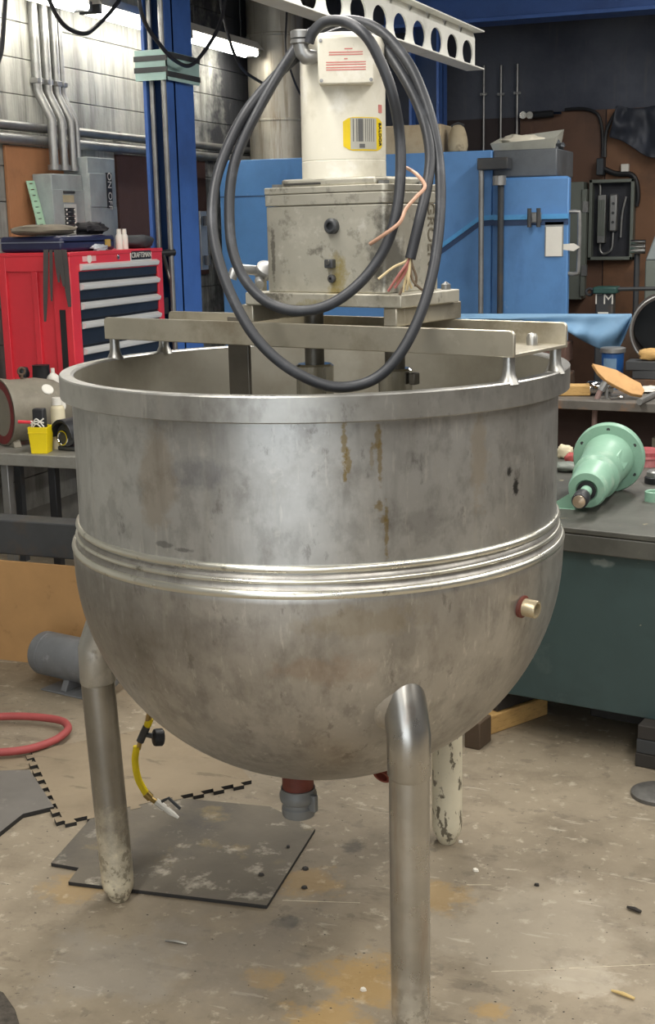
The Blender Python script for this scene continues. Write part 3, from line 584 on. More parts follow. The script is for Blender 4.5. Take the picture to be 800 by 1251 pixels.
# bits lying about
m_bit = [M('dark scrap', srgb(48, 44, 40), .7), M('pale chip', srgb(224, 218, 204), .6), M('straw bit', srgb(190, 165, 110), .7), M('metal pin', srgb(160, 158, 150), .35, .7)]
def stick(name, a, b, r, k, label, cat):
    p, q = PZ(*a, r), PZ(*b, r); m = (p + q)/2 + Vector((0, 0, .002))
    return tag(MB().tube([p, m, q], 0, 6, rad=[r*.6, r, r*.7]).build(name, m_bit[k]), label, cat)
stick('nail', (202, 1149), (228, 1153), .004, 3, 'small steel nail lying on the concrete before the kettle', 'nail')
stick('splinter', (747, 1210), (775, 1220), .005, 2, 'pale wood splinter on the open concrete floor', 'splinter')
stick('scrap_strip', (766, 1108), (783, 1114), .006, 0, 'small dark strip of scrap on the open concrete floor', 'scrap')
for i, (x, y, s_, k, lb) in enumerate([(581, 1064, .012, 1, 'flat white chip on the floor beside the cream painted leg'), (563, 1029, .008, 1, 'tiny white chip at the foot of the cream painted leg'), (444, 1210, .009, 1, 'white paint chip on the yellow floor stain'), (656, 1082, .009, 0, 'dark crumb on the floor right of the cream leg'),
                                  (372, 1085, .010, 0, 'black crumb beside the rubber sheet edge'), (373, 1062, .012, 0, 'flat black washer near the rubber sheet corner'), (319, 1069, .009, 0, 'black nut lying on the rubber sheet'), (352, 1035, .007, 0, 'small black pellet lying on the rubber sheet')]):
    z0 = .0135 if 'lying on the rubber' in lb else .0005
    p = PZ(x, y, z0); mb = MB()
    n = 7; vs = [(p.x + s_*random.uniform(.7, 1.1)*math.cos(2*math.pi*j/n), p.y + .8*s_*random.uniform(.6, 1.1)*math.sin(2*math.pi*j/n), z0) for j in range(n)]
    mb.add(vs + [(v[0]*.8 + p.x*.2, v[1]*.8 + p.y*.2, z0 + .006) for v in vs], [tuple(reversed(range(n))), tuple(range(n, 2*n))] + [(j, (j+1) % n, (j+1) % n + n, j + n) for j in range(n)])
    tag(mb.build(['floor_crumb', 'paint_chip'][k], m_bit[k]), lb, ['crumb', 'chip'][k])
# grit over the near floor: nobody could count it
gm = MB(); rng = random.Random(3)
for i in range(260):
    x, y = rng.uniform(0, 800), rng.uniform(860, 1250); p = PZ(x, y, 0); r = rng.uniform(.001, .003); k = 5
    a0 = rng.random()*6
    vs = [(p.x + r*rng.uniform(.6, 1.6)*math.cos(a0 + 2*math.pi*j/k), p.y + r*rng.uniform(.6, 1.2)*math.sin(a0 + 2*math.pi*j/k), 0) for j in range(k)] + [(p.x, p.y, r*.5)]
    gm.add(vs, [(j, (j+1) % k, k) for j in range(k)])
tag(gm.build('floor_grit', m_bit[0], smooth=0, recalc=False), 'scattered dark grit and crumbs over the concrete floor', 'grit', kind='stuff')
# sweepings at the near left
tag(slab('asphalt_patch', [(-40, 1300), (36, 1290), (18, 1232), (4, 1212), (-40, 1195)], .004, M('crumbled dark patch', srgb(74, 68, 60), .9, vary=.5, vscale=60, world=True, dirt=[(srgb(210, 205, 195), 60, .68, .7, .9)]), None, None), 'dark crumbly patch of sweepings on the near floor', 'patch')
dp_ = PZ(803, 972); fd = MB().lathe([(0, .0), (.085, .0), (.085, .012), (.07, .02), (0, .022)], 32, Matrix.Translation((dp_.x, dp_.y, 0))).build('round_plate', M('mottled steel plate', srgb(96, 94, 90), .6, .3, vary=.3, vscale=30), None)
tag(fd, 'round mottled steel plate lying on the floor by the black blocks', 'plate')

# ------------------------------------------------------------------ left: plywood sheet, box beam, bench
zp = PY(40, 688, 4.6).z
x0p, x1p = PY(-60, 805, 4.6).x, -2.35
plw = MB().box((x0p, 0, 0), (x1p, .012, zp)).build('plywood_sheet', m_ply, None, bevel=.001); plw.location = (0, 4.6, 0)
tag(plw, 'tan plywood sheet standing on edge against the dark beam', 'plywood')
zb0, zb1 = PY(40, 680, 4.66).z, PY(40, 638, 4.66).z
bmx = thing('steel_beam', 'dark steel box beam resting on stands behind the plywood sheet', 'beam', (-3.0, 4.72, 0))
MB().box((-1.6, -.06, zb0), (.75, .06, zb1)).build('beam_body', m_dark, bmx, bevel=.006)
for xx in (-1.2, .45):
    st_ = MB().box((xx - .04, -.05, 0), (xx + .04, .05, zb0)).build('stand', m_dark, bmx)
yt = PZ(45, 556, .8).y
bn = thing('work_bench', 'grey steel topped bench carrying the red lined housing', 'bench', (-3.6, yt, 0))
m_btop = M('scuffed steel bench top', srgb(150, 148, 140), .5, .4, dirt=[(srgb(90, 84, 74), 6, .48, .7, .6)])
lx = lambda x: x + 3.6
xr = PY(96, 560, yt).x + .35
MB().box((-.75, 0, .742), (lx(xr), .75, .8)).build('bench_top', m_btop, bn, bevel=.004)
for xx, yy, mm in [(lx(PY(10, 600, yt + .05).x), .05, m_galv), (lx(PY(67, 600, yt + .1).x), .1, m_black), (lx(xr) - .06, .68, m_dark), (-.7, .68, m_dark)]:
    MB().box((xx - .02, yy - .02, 0), (xx + .02, yy + .02, .742)).build('leg', mm, bn, bevel=.003)
zt_ = .8
# cast housing with red bore
c_ = PY(9, 512, yt + .22); ax_ = (RGT*.80 + FWD*.60).normalized()
hz = zt_ + .165
hs_ = thing('cast_housing', 'grey cast pump housing with a red painted bore on the bench', 'housing', (c_.x, c_.y, zt_))
hc = Vector((c_.x, c_.y, hz))
m_castg = M('grey cast iron', srgb(132, 126, 112), .6, .2, vary=.14, dirt=[(srgb(88, 80, 68), 5, .5, .7, .6), (srgb(180, 172, 154), 10, .6, .7, .4)], bump=.12)
m_rbore = M('red primed bore', srgb(112, 34, 34), .6, vary=.25, vscale=14)
MB().lathe([(.135, -.03), (.162, -.03), (.165, -.02), (.160, .0), (.153, .03), (.153, .16), (.135, .25), (.10, .31), (.05, .335), (0, .335)], 48, axis_m(hc, ax_)).build('housing_body', m_castg, hs_, world=True, smooth=50)
MB().lathe([(.156, -.034), (.118, -.034), (.112, -.01), (.112, .12)], 48, axis_m(hc, ax_), caps=False).build('bore_ring', m_rbore, hs_, world=True)
MB().lathe([(.0, .118), (.11, .118), (.11, .122), (0, .122)], 32, axis_m(hc, ax_)).build('bore_floor', m_dark, hs_, world=True)
for (t_, s2) in ((.02, 1), (.24, 1)):
    b0 = hc + ax_*t_; side_ = ax_.cross(Vector((0, 0, 1)))
    MB().prism([(-.11, -.165), (.11, -.165), (.09, -.13), (.06, -.09), (-.06, -.09), (-.09, -.13)], .04, frame(b0, side_, (0, 0, 1))).build('foot', m_castg, hs_, world=True, bevel=.004)
eye = PD(12, 452, (hc - O).dot(FWD) + .06); et = Vector((eye.x, eye.y, hz + .195))
bs = hc + ax_*.09; et = Vector((bs.x, bs.y, hz + .19))
MB().lathe([(.017 + .006*math.cos(a), .006*math.sin(a)) for a in [i*math.pi/4 for i in range(8)]], 20, axis_m(et, ax_.cross(Vector((0, 0, 1)))), closed=True).build('lifting_eye', m_rust, hs_, world=True)
MB().cyl((bs.x, bs.y, hz + .148), (bs.x, bs.y, hz + .175), .008).build('eye_shank', m_rust, hs_, world=True)
wp_ = PD(53, 480, (hc - O).dot(FWD) + .02)
sd = (-FWD*.8 + RGT*.1 + Vector((0, 0, .6))).normalized()
for (tt, ang, nm) in ((.17, .75, 'blank_cover'), (.22, .15, 'blank_cover')):
    dirn = (ax_.cross(Vector((0, 0, 1)))*math.cos(ang) + Vector((0, 0, 1))*math.sin(ang)); 
    MB().lathe([(0, 0), (.03, 0), (.03, .01), (.026, .013), (0, .013)], 20, axis_m(hc + ax_*tt + dirn*(.147 - (tt - .16)*.3), dirn)).build(nm, m_white, hs_, world=True)
# yellow box, work lamp, bottles
yb_ = PZ(47, 554, zt_); ybS = .86
ybx = thing('yellow_bin', 'small yellow plastic bin on the bench beside the work lamp', 'bin', (yb_.x, yb_.y + .03, zt_), math.radians(14))
MB().add([(-.045, -.045, 0), (.045, -.045, 0), (.045, .045, 0), (-.045, .045, 0), (-.055, -.055, .115), (.055, -.055, .115), (.055, .055, .115), (-.055, .055, .115), (-.049, -.049, .115), (.049, -.049, .115), (.049, .049, .115), (-.049, .049, .115), (-.042, -.042, .02), (.042, -.042, .02), (.042, .042, .02), (-.042, .042, .02)],
         [(3, 2, 1, 0), (0, 1, 5, 4), (1, 2, 6, 5), (2, 3, 7, 6), (3, 0, 4, 7), (4, 5, 9, 8), (5, 6, 10, 9), (6, 7, 11, 10), (7, 4, 8, 11), (8, 9, 13, 12), (9, 10, 14, 13), (10, 11, 15, 14), (11, 8, 12, 15), (12, 13, 14, 15)]).xf(Matrix.Diagonal((ybS, ybS, 1.1, 1))).build('bin_body', m_yellow, ybx, bevel=.002)
MB().box((-.047, -.0475, .097), (.047, -.044, .101)).build('bin_ridge', m_yellow, ybx)
# bundle standing in the bin
bd = thing('tool_bundle', 'black tool head wrapped in white string standing in the yellow bin', 'tool', (yb_.x, yb_.y + .03, zt_ + .02), math.radians(10))
MB().box((-.03, -.02, 0), (.028, .025, .19)).build('tool_block', m_black, bd, bevel=.008)
for i in range(4):
    MB().tube(spline([(-.035, -.024, .09 + .014*i), (-.005, -.03, .12 + .012*((i*2) % 3)), (.03, -.025, .085 + .02*i)], 5), .0035, 6).build('string', m_white, bd)
MB().cyl((-.03, -.01, .125), (-.10, -.02, .128), .008).build('red_handle', m_red, bd)
wl_ = PZ(74, 552, zt_); lampw = thing('work_lamp', 'black hooded work lamp on the bench against the kettle side', 'lamp', (wl_.x + .02, wl_.y + .05, zt_), math.radians(-10))
hood = []
for k in range(13):
    a = math.pi*(.05 + .9*k/12); hood.append((-.075*math.cos(a), .03 + .105*math.sin(a)))
MB().prism(hood + [(p[0]*.86, .03 + (p[1]-.03)*.86) for p in reversed(hood)], .12, frame((0, .06, .02), (1, 0, 0), (0, 0, 1))).build('hood', m_black, lampw, bevel=.003)
MB().lathe([(0, -.03), (.05, -.03), (.055, .02), (.04, .025), (0, .028)], 24, axis_m((0, .0, .075), (0, -1, .1))).build('lamp_body', m_dark, lampw)
MB().lathe([(.033 + .005*math.cos(a), .02 + .005*math.sin(a)) for a in [i*math.pi/3 for i in range(6)]], 24, axis_m((-.01, -.012, .062), (-.1, -1, .05)), closed=True).build('lens_ring', m_chrome, lampw)
MB().box((-.06, -.02, 0), (.07, .06, .02)).build('lamp_foot', m_dark, lampw, bevel=.006)
def bottle(name, px_, yy, prof, mat, label, cat, z=None, parts=(), n=24):
    z = zt_ if z is None else z; x = PY(px_, 480, yy).x
    t = thing(name, label, cat, (x, yy, z))
    MB().lathe(prof, n).build('body', mat, t, smooth=50)
    for nm, pf, mm in parts: MB().lathe(pf, n).build(nm, mm, t, smooth=50)
    return t
m_cream = M('cream plastic', srgb(206, 196, 166), .5); m_lab = M('red label', srgb(186, 40, 44), .5)
bottle('spray_can', 66, yt + .62, [(0, 0), (.033, 0), (.033, .28), (.028, .295), (.012, .31), (0, .31)], m_white, 'white spray can with a red band standing on the bench', 'can', parts=[('label_band', [(.0335, .18), (.0335, .245)], m_lab), ('nozzle', [(0, .31), (.01, .31), (.01, .335), (0, .335)], m_white)])
bottle('cream_bottle', 69, yt + .2, [(0, 0), (.034, 0), (.034, .19), (.028, .205), (.02, .21), (0, .21)], m_cream, 'cream plastic bottle with a ribbed cap on the bench', 'bottle', parts=[('cap', [(0, .21), (.024, .21), (.024, .245), (0, .245)], m_white)])
bottle('black_tin', 52, yt + .62, [(0, 0), (.04, 0), (.04, .27), (0, .27)], m_galv, 'grey tin with a black lid standing behind the cast housing', 'tin', parts=[('lid', [(0, .27), (.046, .27), (.043, .345), (.046, .35), (0, .35)], m_black)])
bottle('pump_bottle', 31, yt + .62, [(0, 0), (.03, 0), (.03, .27), (.012, .285), (0, .285)], m_white, 'small pump bottle with a black head behind the cast housing', 'bottle', parts=[('pump_head', [(0, .285), (.026, .285), (.03, .305), (.02, .335), (0, .34)], m_black)])

# ------------------------------------------------------------------ left wall: conduits, panels, boards
WX = -4.428
m_bo = M('orange brown board', srgb(172, 120, 82), .75, vary=.1, dirt=[(srgb(110, 78, 56), 4, .55, .75, .5)])
m_bd = M('dark brown board', srgb(82, 56, 50), .75, vary=.1)
def wall_board(px0, px1, py0, py1, mat, label):
    a, b = PX(px0, (py0+py1)/2, WX), PX(px1, (py0+py1)/2, WX); z1, z0 = PX((px0+px1)/2, py0, WX).z, PX((px0+px1)/2, py1, WX).z
    o = MB().box((-.001, -(b.y-a.y)/2, -(z1-z0)/2), (.018, (b.y-a.y)/2, (z1-z0)/2)).build('plywood_board', mat, None, bevel=.002)
    o.location = (WX + .003, (a.y+b.y)/2, (z0+z1)/2); return tag(o, label, 'board')
wall_board(8, 92, 181, 330, m_bo, 'orange brown plywood board fixed to the block wall behind the breaker panel')
wall_board(143, 250, 193, 340, m_bd, 'dark brown board fixed to the block wall beside the blue column')
for (zc, r_, lb) in [(2.41, .024, 'upper of two long wall pipes above the breaker panels'), (2.335, .03, 'lower of two long wall pipes above the breaker panels')]:
    t = thing('service_pipe', lb, 'pipe', (WX + .05, 8, zc), 0, 'long pipes along the block wall')
    MB().cyl((0, -3, 0), (0, 3.4, 0), r_, n=14).build('pipe_run', m_galv, t)
    for yy in (-1.6, -.2, 1.4, 2.8): MB().box((-.048, yy - .012, -r_*1.25), (r_*.2, yy + .012, r_*1.25)).build('pipe_clamp', m_galv, t, bevel=.002)
PF = WX + .15
def cond(i, xa, xb, r_, lb):
    y0 = PX(xb, 205, PF - .06).y; ztop = 3.5; zb_ = 2.17
    xo = WX + .115
    pts = [(WX + .035, y0, ztop), (WX + .035, y0, 2.62), (WX + .05, y0, 2.585), (xo - .015, y0, 2.49), (xo, y0, 2.455), (xo, y0, zb_)]
    t = thing('conduit', lb, 'conduit', (xo, y0, zb_), 0, 'conduits dropping into the breaker panel')
    MB().tube(pts, r_, 12).build('conduit_run', m_galv, t, world=True)
    MB().box((WX + .004, y0 - r_*1.15, 2.66), (WX + .06, y0 + r_*1.15, 2.69)).build('strap', m_galv, t, world=True, bevel=.003)
    MB().lathe([(r_*1.4, 0), (r_*1.4, .03)], 12, Matrix.Translation((xo, y0, zb_))).build('connector', m_galv, t, world=True)
for i, (xb, r_, lb) in enumerate([(62, .027, 'thick grey conduit entering the breaker panel beside the orange board'), (74, .027, 'thick grey conduit second from the orange board'), (85, .024, 'grey conduit third from the orange board'), (92, .018, 'thin grey conduit beside the tall switch box')]):
    cond(i, 0, xb, r_, lb)
def wall_box(name, px0, px1, py0, py1, depth, label, cat, mat):
    xf_ = WX + depth; a, b = PX(px0, (py0+py1)/2, xf_), PX(px1, (py0+py1)/2, xf_); z1, z0 = PX((px0+px1)/2, py0, xf_).z, PX((px0+px1)/2, py1, xf_).z
    t = thing(name, label, cat, (WX + .022, a.y, z0)); t['d'] = (xf_, a.y, b.y, z0, z1)
    MB().box((0, 0, 0), (depth - .022, b.y - a.y, z1 - z0)).build('enclosure', mat, t, bevel=.004)
    return t, xf_ - WX - .022, b.y - a.y, z1 - z0
t, dd, ww, hh = wall_box('breaker_panel', 66, 103, 213, 330, .15, 'grey breaker panel with two rows of black breakers above the tool chest', 'electrical panel', m_grey)
MB().box((dd, -.006, 0), (dd + .006, ww + .006, hh*.84)).build('cover', m_grey, t, bevel=.002)
zA, zB = hh*.36, hh*.69
MB().box((dd + .006, ww*.32, zA), (dd + .009, ww*.72, zB)).build('breaker_frame', M('pale breaker trim', srgb(190, 194, 188), .5), t)
for r_ in range(7):
    for c_ in (0, 1):
        yy = ww*(.38 + .17*c_); zz = zB - .02 - .0254*(r_ + .5)
        br = MB().box((dd + .009, yy - .022, zz - .011), (dd + .018, yy + .022, zz + .011)).build('breaker', m_black, t, bevel=.001)
        MB().box((dd + .018, yy + (.012 if c_ else -.02), zz - .005), (dd + .024, yy + (.02 if c_ else -.012), zz + .005)).build('breaker_toggle', m_white, br)
MB().box((dd + .006, ww*.32, zB + .062), (dd + .014, ww*.68, zB + .076)).build('latch_slot', m_dark, t, bevel=.001)
MB().box((dd + .006, ww*.30, zB + .01), (dd + .0075, ww*.66, zB + .052)).build('directory_card', M('yellowed card', srgb(180, 172, 140), .7), t)
t, dd, ww, hh = wall_box('switch_box', 110, 143, 193, 330, .19, 'tall grey switch box with black vertical label beside the breaker panel', 'electrical panel', m_grey)
MB().box((dd, ww*.01, hh*.02), (dd + .005, ww*.99, hh*.56)).build('lower_cover', m_grey, t, bevel=.002)
MB().box((dd, ww*.01, hh*.565), (dd + .008, ww*.82, hh*.86)).build('switch_cover', m_grey, t, bevel=.002)
xf_, ya, yb2, z0, z1 = t['d']
del t['d']
p0, p1 = PX(130, 211, xf_ + .009), PX(137, 254, xf_ + .009); yc, zc0, zc1 = (p0.y + p1.y)/2, p1.z, p0.z
lab = MB().box((xf_ + .006, yc - .031, zc0), (xf_ + .012, yc + .031, zc1)).build('switch_label', m_black, t, world=True)
for s_, f_ in (('ON', .78), ('OFF', .2)):
    text('label_text', s_, .062, frame((xf_ + .0128, yc, zc0 + (zc1 - zc0)*f_), (0, 0, -1), (0, 1, 0)), m_white, lab)
for o_ in list(C.objects):
    if o_.get('d') is not None: del o_['d']

# ------------------------------------------------------------------ red tool chest on its stand
CX, CY0, CY1, CZ = -3.781, 6.124, 7.164, 1.71
CB = .62
ch = thing('tool_chest', 'red tool chest with black drawers and silver drawer pulls', 'tool chest', (CX, CY0, CB))
L1 = lambda x, y, z: (x - CX, y - CY0, z - CB)
mb = MB().box(L1(-4.225, CY0 + .012, CB), L1(CX - .02, CY1, CZ - .01)); mb.build('chest_body', m_red, ch)
MB().box(L1(-4.23, CY0 - .004, CZ - .022), L1(CX + .006, CY1 + .004, CZ)).build('top_rim', m_red, ch, bevel=.004)
MB().box(L1(CX - .02, CY0, CZ - .105), L1(CX + .002, CY1, CZ - .02)).build('top_rail', m_red, ch, bevel=.003)
for a, b in ((CY0, CY0 + .085), (CY1 - .06, CY1)): MB().box(L1(CX - .02, a, CB), L1(CX + .002, b, CZ - .1)).build('corner_post', m_red, ch, bevel=.003)
# side panel frame
for a in [(L1(-4.225, CY0 - .002, CB), L1(-4.18, CY0 + .014, CZ - .02)), (L1(CX - .11, CY0 - .002, CB), L1(CX, CY0 + .014, CZ - .02)), (L1(-4.18, CY0 - .002, CZ - .1), L1(CX - .11, CY0 + .014, CZ - .02)), (L1(-4.02, CY0 - .002, CB), L1(-3.985, CY0 + .014, CZ - .1))]:
    MB().box(*a).build('side_frame', m_red, ch, bevel=.003)
MB().box(L1(CX - .075, CY0 - .006, CB), L1(CX - .04, CY0 + .0, CZ - .3)).build('edge_strip', m_black, ch)
zt0 = CZ - .105
m_dr = M('black drawer front', srgb(30, 36, 46), .4, vary=.1); m_pull = M('brushed drawer pull', srgb(222, 223, 220), .35, .15, vary=.03)
MB().box(L1(CX - .0205, CY0 + .08, CB + .01), L1(CX - .012, CY1 - .055, CZ - .1)).build('drawer_gap_shade', m_black, ch)  # black sheet painting in the shade of the gaps between drawers
hz = [PX(145, y, CX).z for y in (325, 347.5, 370.5)]; pit = (hz[0] - hz[2])/2
zcur = hz[0] + .032
k = 0
while zcur - pit > CB + .02:
    h_ = pit if k < 3 else pit*1.35
    z1 = zcur; z0 = max(zcur - h_ + .008, CB + .02)
    d_ = MB().box(L1(CX - .02, CY0 + .09, z0), L1(CX - .004, CY1 - .065, z1)).build('drawer', m_dr, ch, bevel=.003)
    MB().prism([(0, 0), (.026, -.012), (.026, -.02), (.02, -.034), (0, -.040)], CY1 - CY0 - .17, frame(L1(CX - .004, CY1 - .072, z1 - .004), (1, 0, 0), (0, 0, 1), (0, -1, 0))).build('drawer_pull', m_pull, d_)
    zcur -= h_; k += 1
# badge, lock, emblem
pa, pb = PX(158.5, 312, CX), PX(184, 312, CX)
bz_ = PX(171, 311.5, CX).z
MB().box((CX + .001, pa.y, bz_ - .03), (CX + .005, pb.y, bz_ + .03)).build('badge', m_pull, ch, world=True)
MB().box((CX + .004, pa.y + .008, bz_ - .024), (CX + .007, pb.y - .008, bz_ + .024)).build('badge_plate', m_black, ch, world=True)
text('badge_text', 'CRAFTSMAN', .042, frame((CX + .0078, (pa.y + pb.y)/2, bz_), (0, 1, 0), (0, 0, 1)), m_white, ch, sx=.98)
lk = PX(143, 314, CX); MB().lathe([(0, 0), (.014, 0), (.014, .008), (.006, .012), (0, .012)], 16, axis_m((CX + .001, lk.y, lk.z), (1, 0, 0))).build('lock', m_chrome, ch, world=True)
eb_ = PX(108.5, 316, CX); MB().lathe([(0, 0), (.024, 0), (.024, .002), (0, .002)], 20, axis_m((CX + .002, eb_.y, eb_.z), (1, 0, 0))).build('emblem', m_white, ch, world=True)
MB().box((CX + .002, eb_.y - .07, eb_.z - .014), (CX + .0035, eb_.y + .07, eb_.z + .014)).build('emblem_bar', M('pink emblem', srgb(232, 170, 172), .5), ch, world=True)
# push handle at the far end
hy = CY1 + .10; hzz = PX(205, 311, CX).z
MB().tube([(CX - .06, CY1 - .01, hzz), (CX - .06, hy + .02, hzz)], .011, 10).build('handle_arm', m_black, ch, world=True)
MB().tube([(CX - .09, CY1 + .06, hzz + .005), (CX - .02, CY1 + .2, hzz + .01)], .022, 12).build('push_handle', m_black, ch, world=True)
# spray gun like grip hanging at the far side
sg = thing('hacksaw', 'black handled hacksaw hanging from the tool chest push handle', 'saw', (CX - .05, CY1 + .14, hzz - .36))
MB().tube(spline([(.0, -.03, .36), (.0, -.01, .33), (.0, .06, .17), (.0, .085, .09), (.0, .06, .02)], 6), .012, 8).build('saw_frame', m_dark, sg)
MB().box((-.004, -.055, .0), (.004, .01, .10)).build('grip', m_black, sg, bevel=.003)
MB().tube([(0.006, -.02, .35), (0.006, .075, .11)], .004, 6).build('blade', m_white, sg)
std = thing('chest_stand', 'dark steel stand with thin legs carrying the red tool chest', 'stand', (-4.0, (CY0 + CY1)/2, 0))
MB().box((-.23, -.54, CB - .04), (.24, .54, CB - .001)).build('stand_top', m_dark, std, bevel=.004)
for sx in (-.2, .2):
    for sy in (-.5, .5): MB().box((sx - .02, sy - .02, 0), (sx + .02, sy + .02, CB - .04)).build('leg', m_dark, std)
# on the chest: blue case, folded jacket, bottles, cap
tc = M('navy plastic case', srgb(38, 42, 74), .35, vary=.1)
cs = thing('tool_case', 'long navy blue tool case lying on the red tool chest', 'case', (CX - .03, CY0 + .02, CZ))
a_ = PX(139, 290, CX - .06)
MB().box((-.41, 0, .001), (-.02, a_.y - CY0 - .02, .085)).build('case_shell', tc, cs, bevel=.02, seg=3)
MB().box((-.41, -.003, .05), (-.02, a_.y - CY0 - .017, .056)).build('case_seam', M('grey trim', srgb(120, 126, 140), .4), cs)
MB().box((-.02, a_.y - CY0 - .14, .02), (-.012, a_.y - CY0 - .09, .06)).build('yellow_latch', M('brass yellow latch', srgb(190, 160, 80), .4), cs)
def lump(name, cx, cy, z0, sx, sy, sz, mat, label, cat, rz=0, seed=0, amp=.25, n=20):
    rg = random.Random(seed); mb = MB(); off = Vector((seed*3.1, 0, 0)); m2 = n//2
    for i in range(m2 + 1):
        th = math.pi*i/m2
        for j in range(n):
            ph = 2*math.pi*j/n; d = Vector((math.sin(th)*math.cos(ph), math.sin(th)*math.sin(ph), math.cos(th)))
            f_ = 1 + amp*noise.noise(d*2.2 + off) + amp*.5*noise.noise(d*5.3 + off)
            e = Vector((abs(d.x)**.7*(1 if d.x > 0 else -1), abs(d.y)**.7*(1 if d.y > 0 else -1), d.z))
            mb.v.append(Vector((e.x*sx*f_, e.y*sy*f_, max(-.97, e.z*f_)*sz + sz*.97)))
    for i in range(m2):
        for j in range(n): mb.f.append((i*n + j, (i+1)*n + j, (i+1)*n + (j+1) % n, i*n + (j+1) % n))
    o = mb.build(name, mat, None, smooth=70); o.location = (cx, cy, z0); o.rotation_euler = (0, 0, rz)
    return tag(o, label, cat)
m_tan = M('grey brown canvas', srgb(120, 112, 98), .85); 
lump('canvas_roll', CX - .24, CY0 + .15, CZ + .087, .14, .2, .03, m_tan, 'rolled grey brown canvas lying on the navy tool case', 'roll', seed=2, amp=.15)
lump('black_cloth', CX - .14, CY0 + .47, CZ + .087, .07, .09, .035, M('black cloth', srgb(34, 32, 36), .8), 'crumpled black cloth lying on the navy tool case', 'cloth', seed=5, amp=.5)
tag(box('paper_pad', m_white, (CX - .42, CY0 + .5, CZ + .087), (CX - .25, CY0 + .72, CZ + .125), bevel=.003), 'white paper pad lying on the navy tool case', 'paper')
for i, xx in enumerate((146, 152.5)):
    p = PX(xx, 300, CX - .08)
    t = thing('white_bottle', 'small white bottle standing on the red tool chest', 'bottle', (CX - .08, p.y, CZ), 0, 'pair of white bottles on the tool chest')
    MB().lathe([(0, 0), (.02, 0), (.02, .075), (.012, .09), (0, .09)], 16).build('body', m_white, t); MB().lathe([(0, .09), (.014, .09), (.012, .115), (0, .115)], 16).build('cap', m_white, t)
p = PX(166, 300, CX - .12); lump('knit_hat', CX - .12, p.y, CZ, .10, .09, .04, M('dark grey cap', srgb(56, 58, 62), .7), 'dark grey hat lying on the red tool chest beside the bottles', 'hat', seed=9, amp=.2)
lump('clear_wrap', CX - .022, CY0 + .36, CZ + .001, .02, .07, .016, M('crumpled clear wrap', srgb(190, 194, 198), .3), 'crumpled clear plastic wrap on the red tool chest', 'wrap', seed=11, amp=.6)
# straps hanging off the front corner
m_strap = M('dark grey strap', srgb(66, 62, 60), .8, vary=.2)
hk = thing('hanging_straps', 'bunch of dark grey straps hanging from the tool chest corner', 'strap', (CX + .02, CY0 + .0, CZ - .3))
for (xt, xb, yb3, wd) in [(56, 55, 393, 6), (62, 63, 368, 4), (72, 78, 350, 6), (77, 85, 375, 8), (68, 72, 345, 5)]:
    D0 = (Vector((CX, CY0, CZ)) - O).dot(FWD) - .02 - random.uniform(0, .012)
    a, b = PD(xt, 305, D0), PD(xb, yb3, D0 - .01)
    n_ = 6; vs = []
    for k in range(n_ + 1):
        t_ = k/n_; c = a.lerp(b, t_); h_ = wd/2*D0/F_PX*(1 - .55*t_**3)
        for sg_ in (-1, 1):
            for e in (0, .006): vs.append(c + RGT*sg_*h_ + FWD*e)
    fs = [(0, 2, 3, 1), (n_*4, n_*4 + 1, n_*4 + 3, n_*4 + 2)]
    for k in range(n_):
        q = k*4; fs += [(q, q+4, q+6, q+2), (q+1, q+3, q+7, q+5), (q, q+1, q+5, q+4), (q+2, q+6, q+7, q+3)]
    MB().add(vs, fs).build('strap', m_strap, hk, world=True)
# slotted green strip leaning on the wall
pa, pb = PX(36.5, 221, WX + .04), PX(53, 285, WX + .10)
gs = thing('slotted_strip', 'pale green slotted metal strip leaning against the orange board', 'strip', pb)
dv = (pa - pb); ln_ = dv.length; dv.normalize(); sidev = Vector((0, 1, 0)); sidev = (sidev - dv*sidev.dot(dv)).normalized()
m_gs = M('pale green paint', srgb(168, 204, 176), .5)
wst, hw, hl = .085, .036, .012; nsl = 9; pit2 = ln_/nsl
for sg_ in (-1, 1):
    MB().box((sg_*wst/2, 0, 0), (sg_*hw/2, ln_, .004)).xf(frame(pb, sidev, dv)).build('strip_edge', m_gs, gs, world=True)
for k in range(nsl + 1):
    MB().box((-hw/2, max(0, k*pit2 - hl/2 - .008), 0), (hw/2, min(ln_, k*pit2 + hl/2 + .008), .004)).xf(frame(pb, sidev, dv)).build('strip_web', m_gs, gs, world=True)

# ------------------------------------------------------------------ blue building column with wrap
FX = -3.8
y0c = PX(208, 200, FX).y; y1c = PX(240, 200, FX).y; xlc = PY(179, 200, y0c).x
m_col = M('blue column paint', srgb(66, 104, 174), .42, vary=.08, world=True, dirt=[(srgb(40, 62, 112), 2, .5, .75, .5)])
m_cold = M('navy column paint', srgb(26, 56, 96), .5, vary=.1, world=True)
col = thing('steel_column', 'blue steel H column standing against the block wall', 'column', ((FX + xlc)/2, (y0c + y1c)/2, 0))
MB().box((FX - .022, y0c, 0), (FX, y1c, 4.98)).build('flange', m_col, col, world=True, bevel=.002)
MB().box((xlc, y0c, 0), (xlc + .022, y1c, 4.98)).build('flange', m_col, col, world=True, bevel=.002)
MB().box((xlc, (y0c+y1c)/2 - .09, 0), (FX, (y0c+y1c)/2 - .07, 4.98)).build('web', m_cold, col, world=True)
MB().box((xlc - .05, y0c - .05, 0), (FX + .05, y1c + .05, .02)).build('base_plate', m_col, col, world=True)
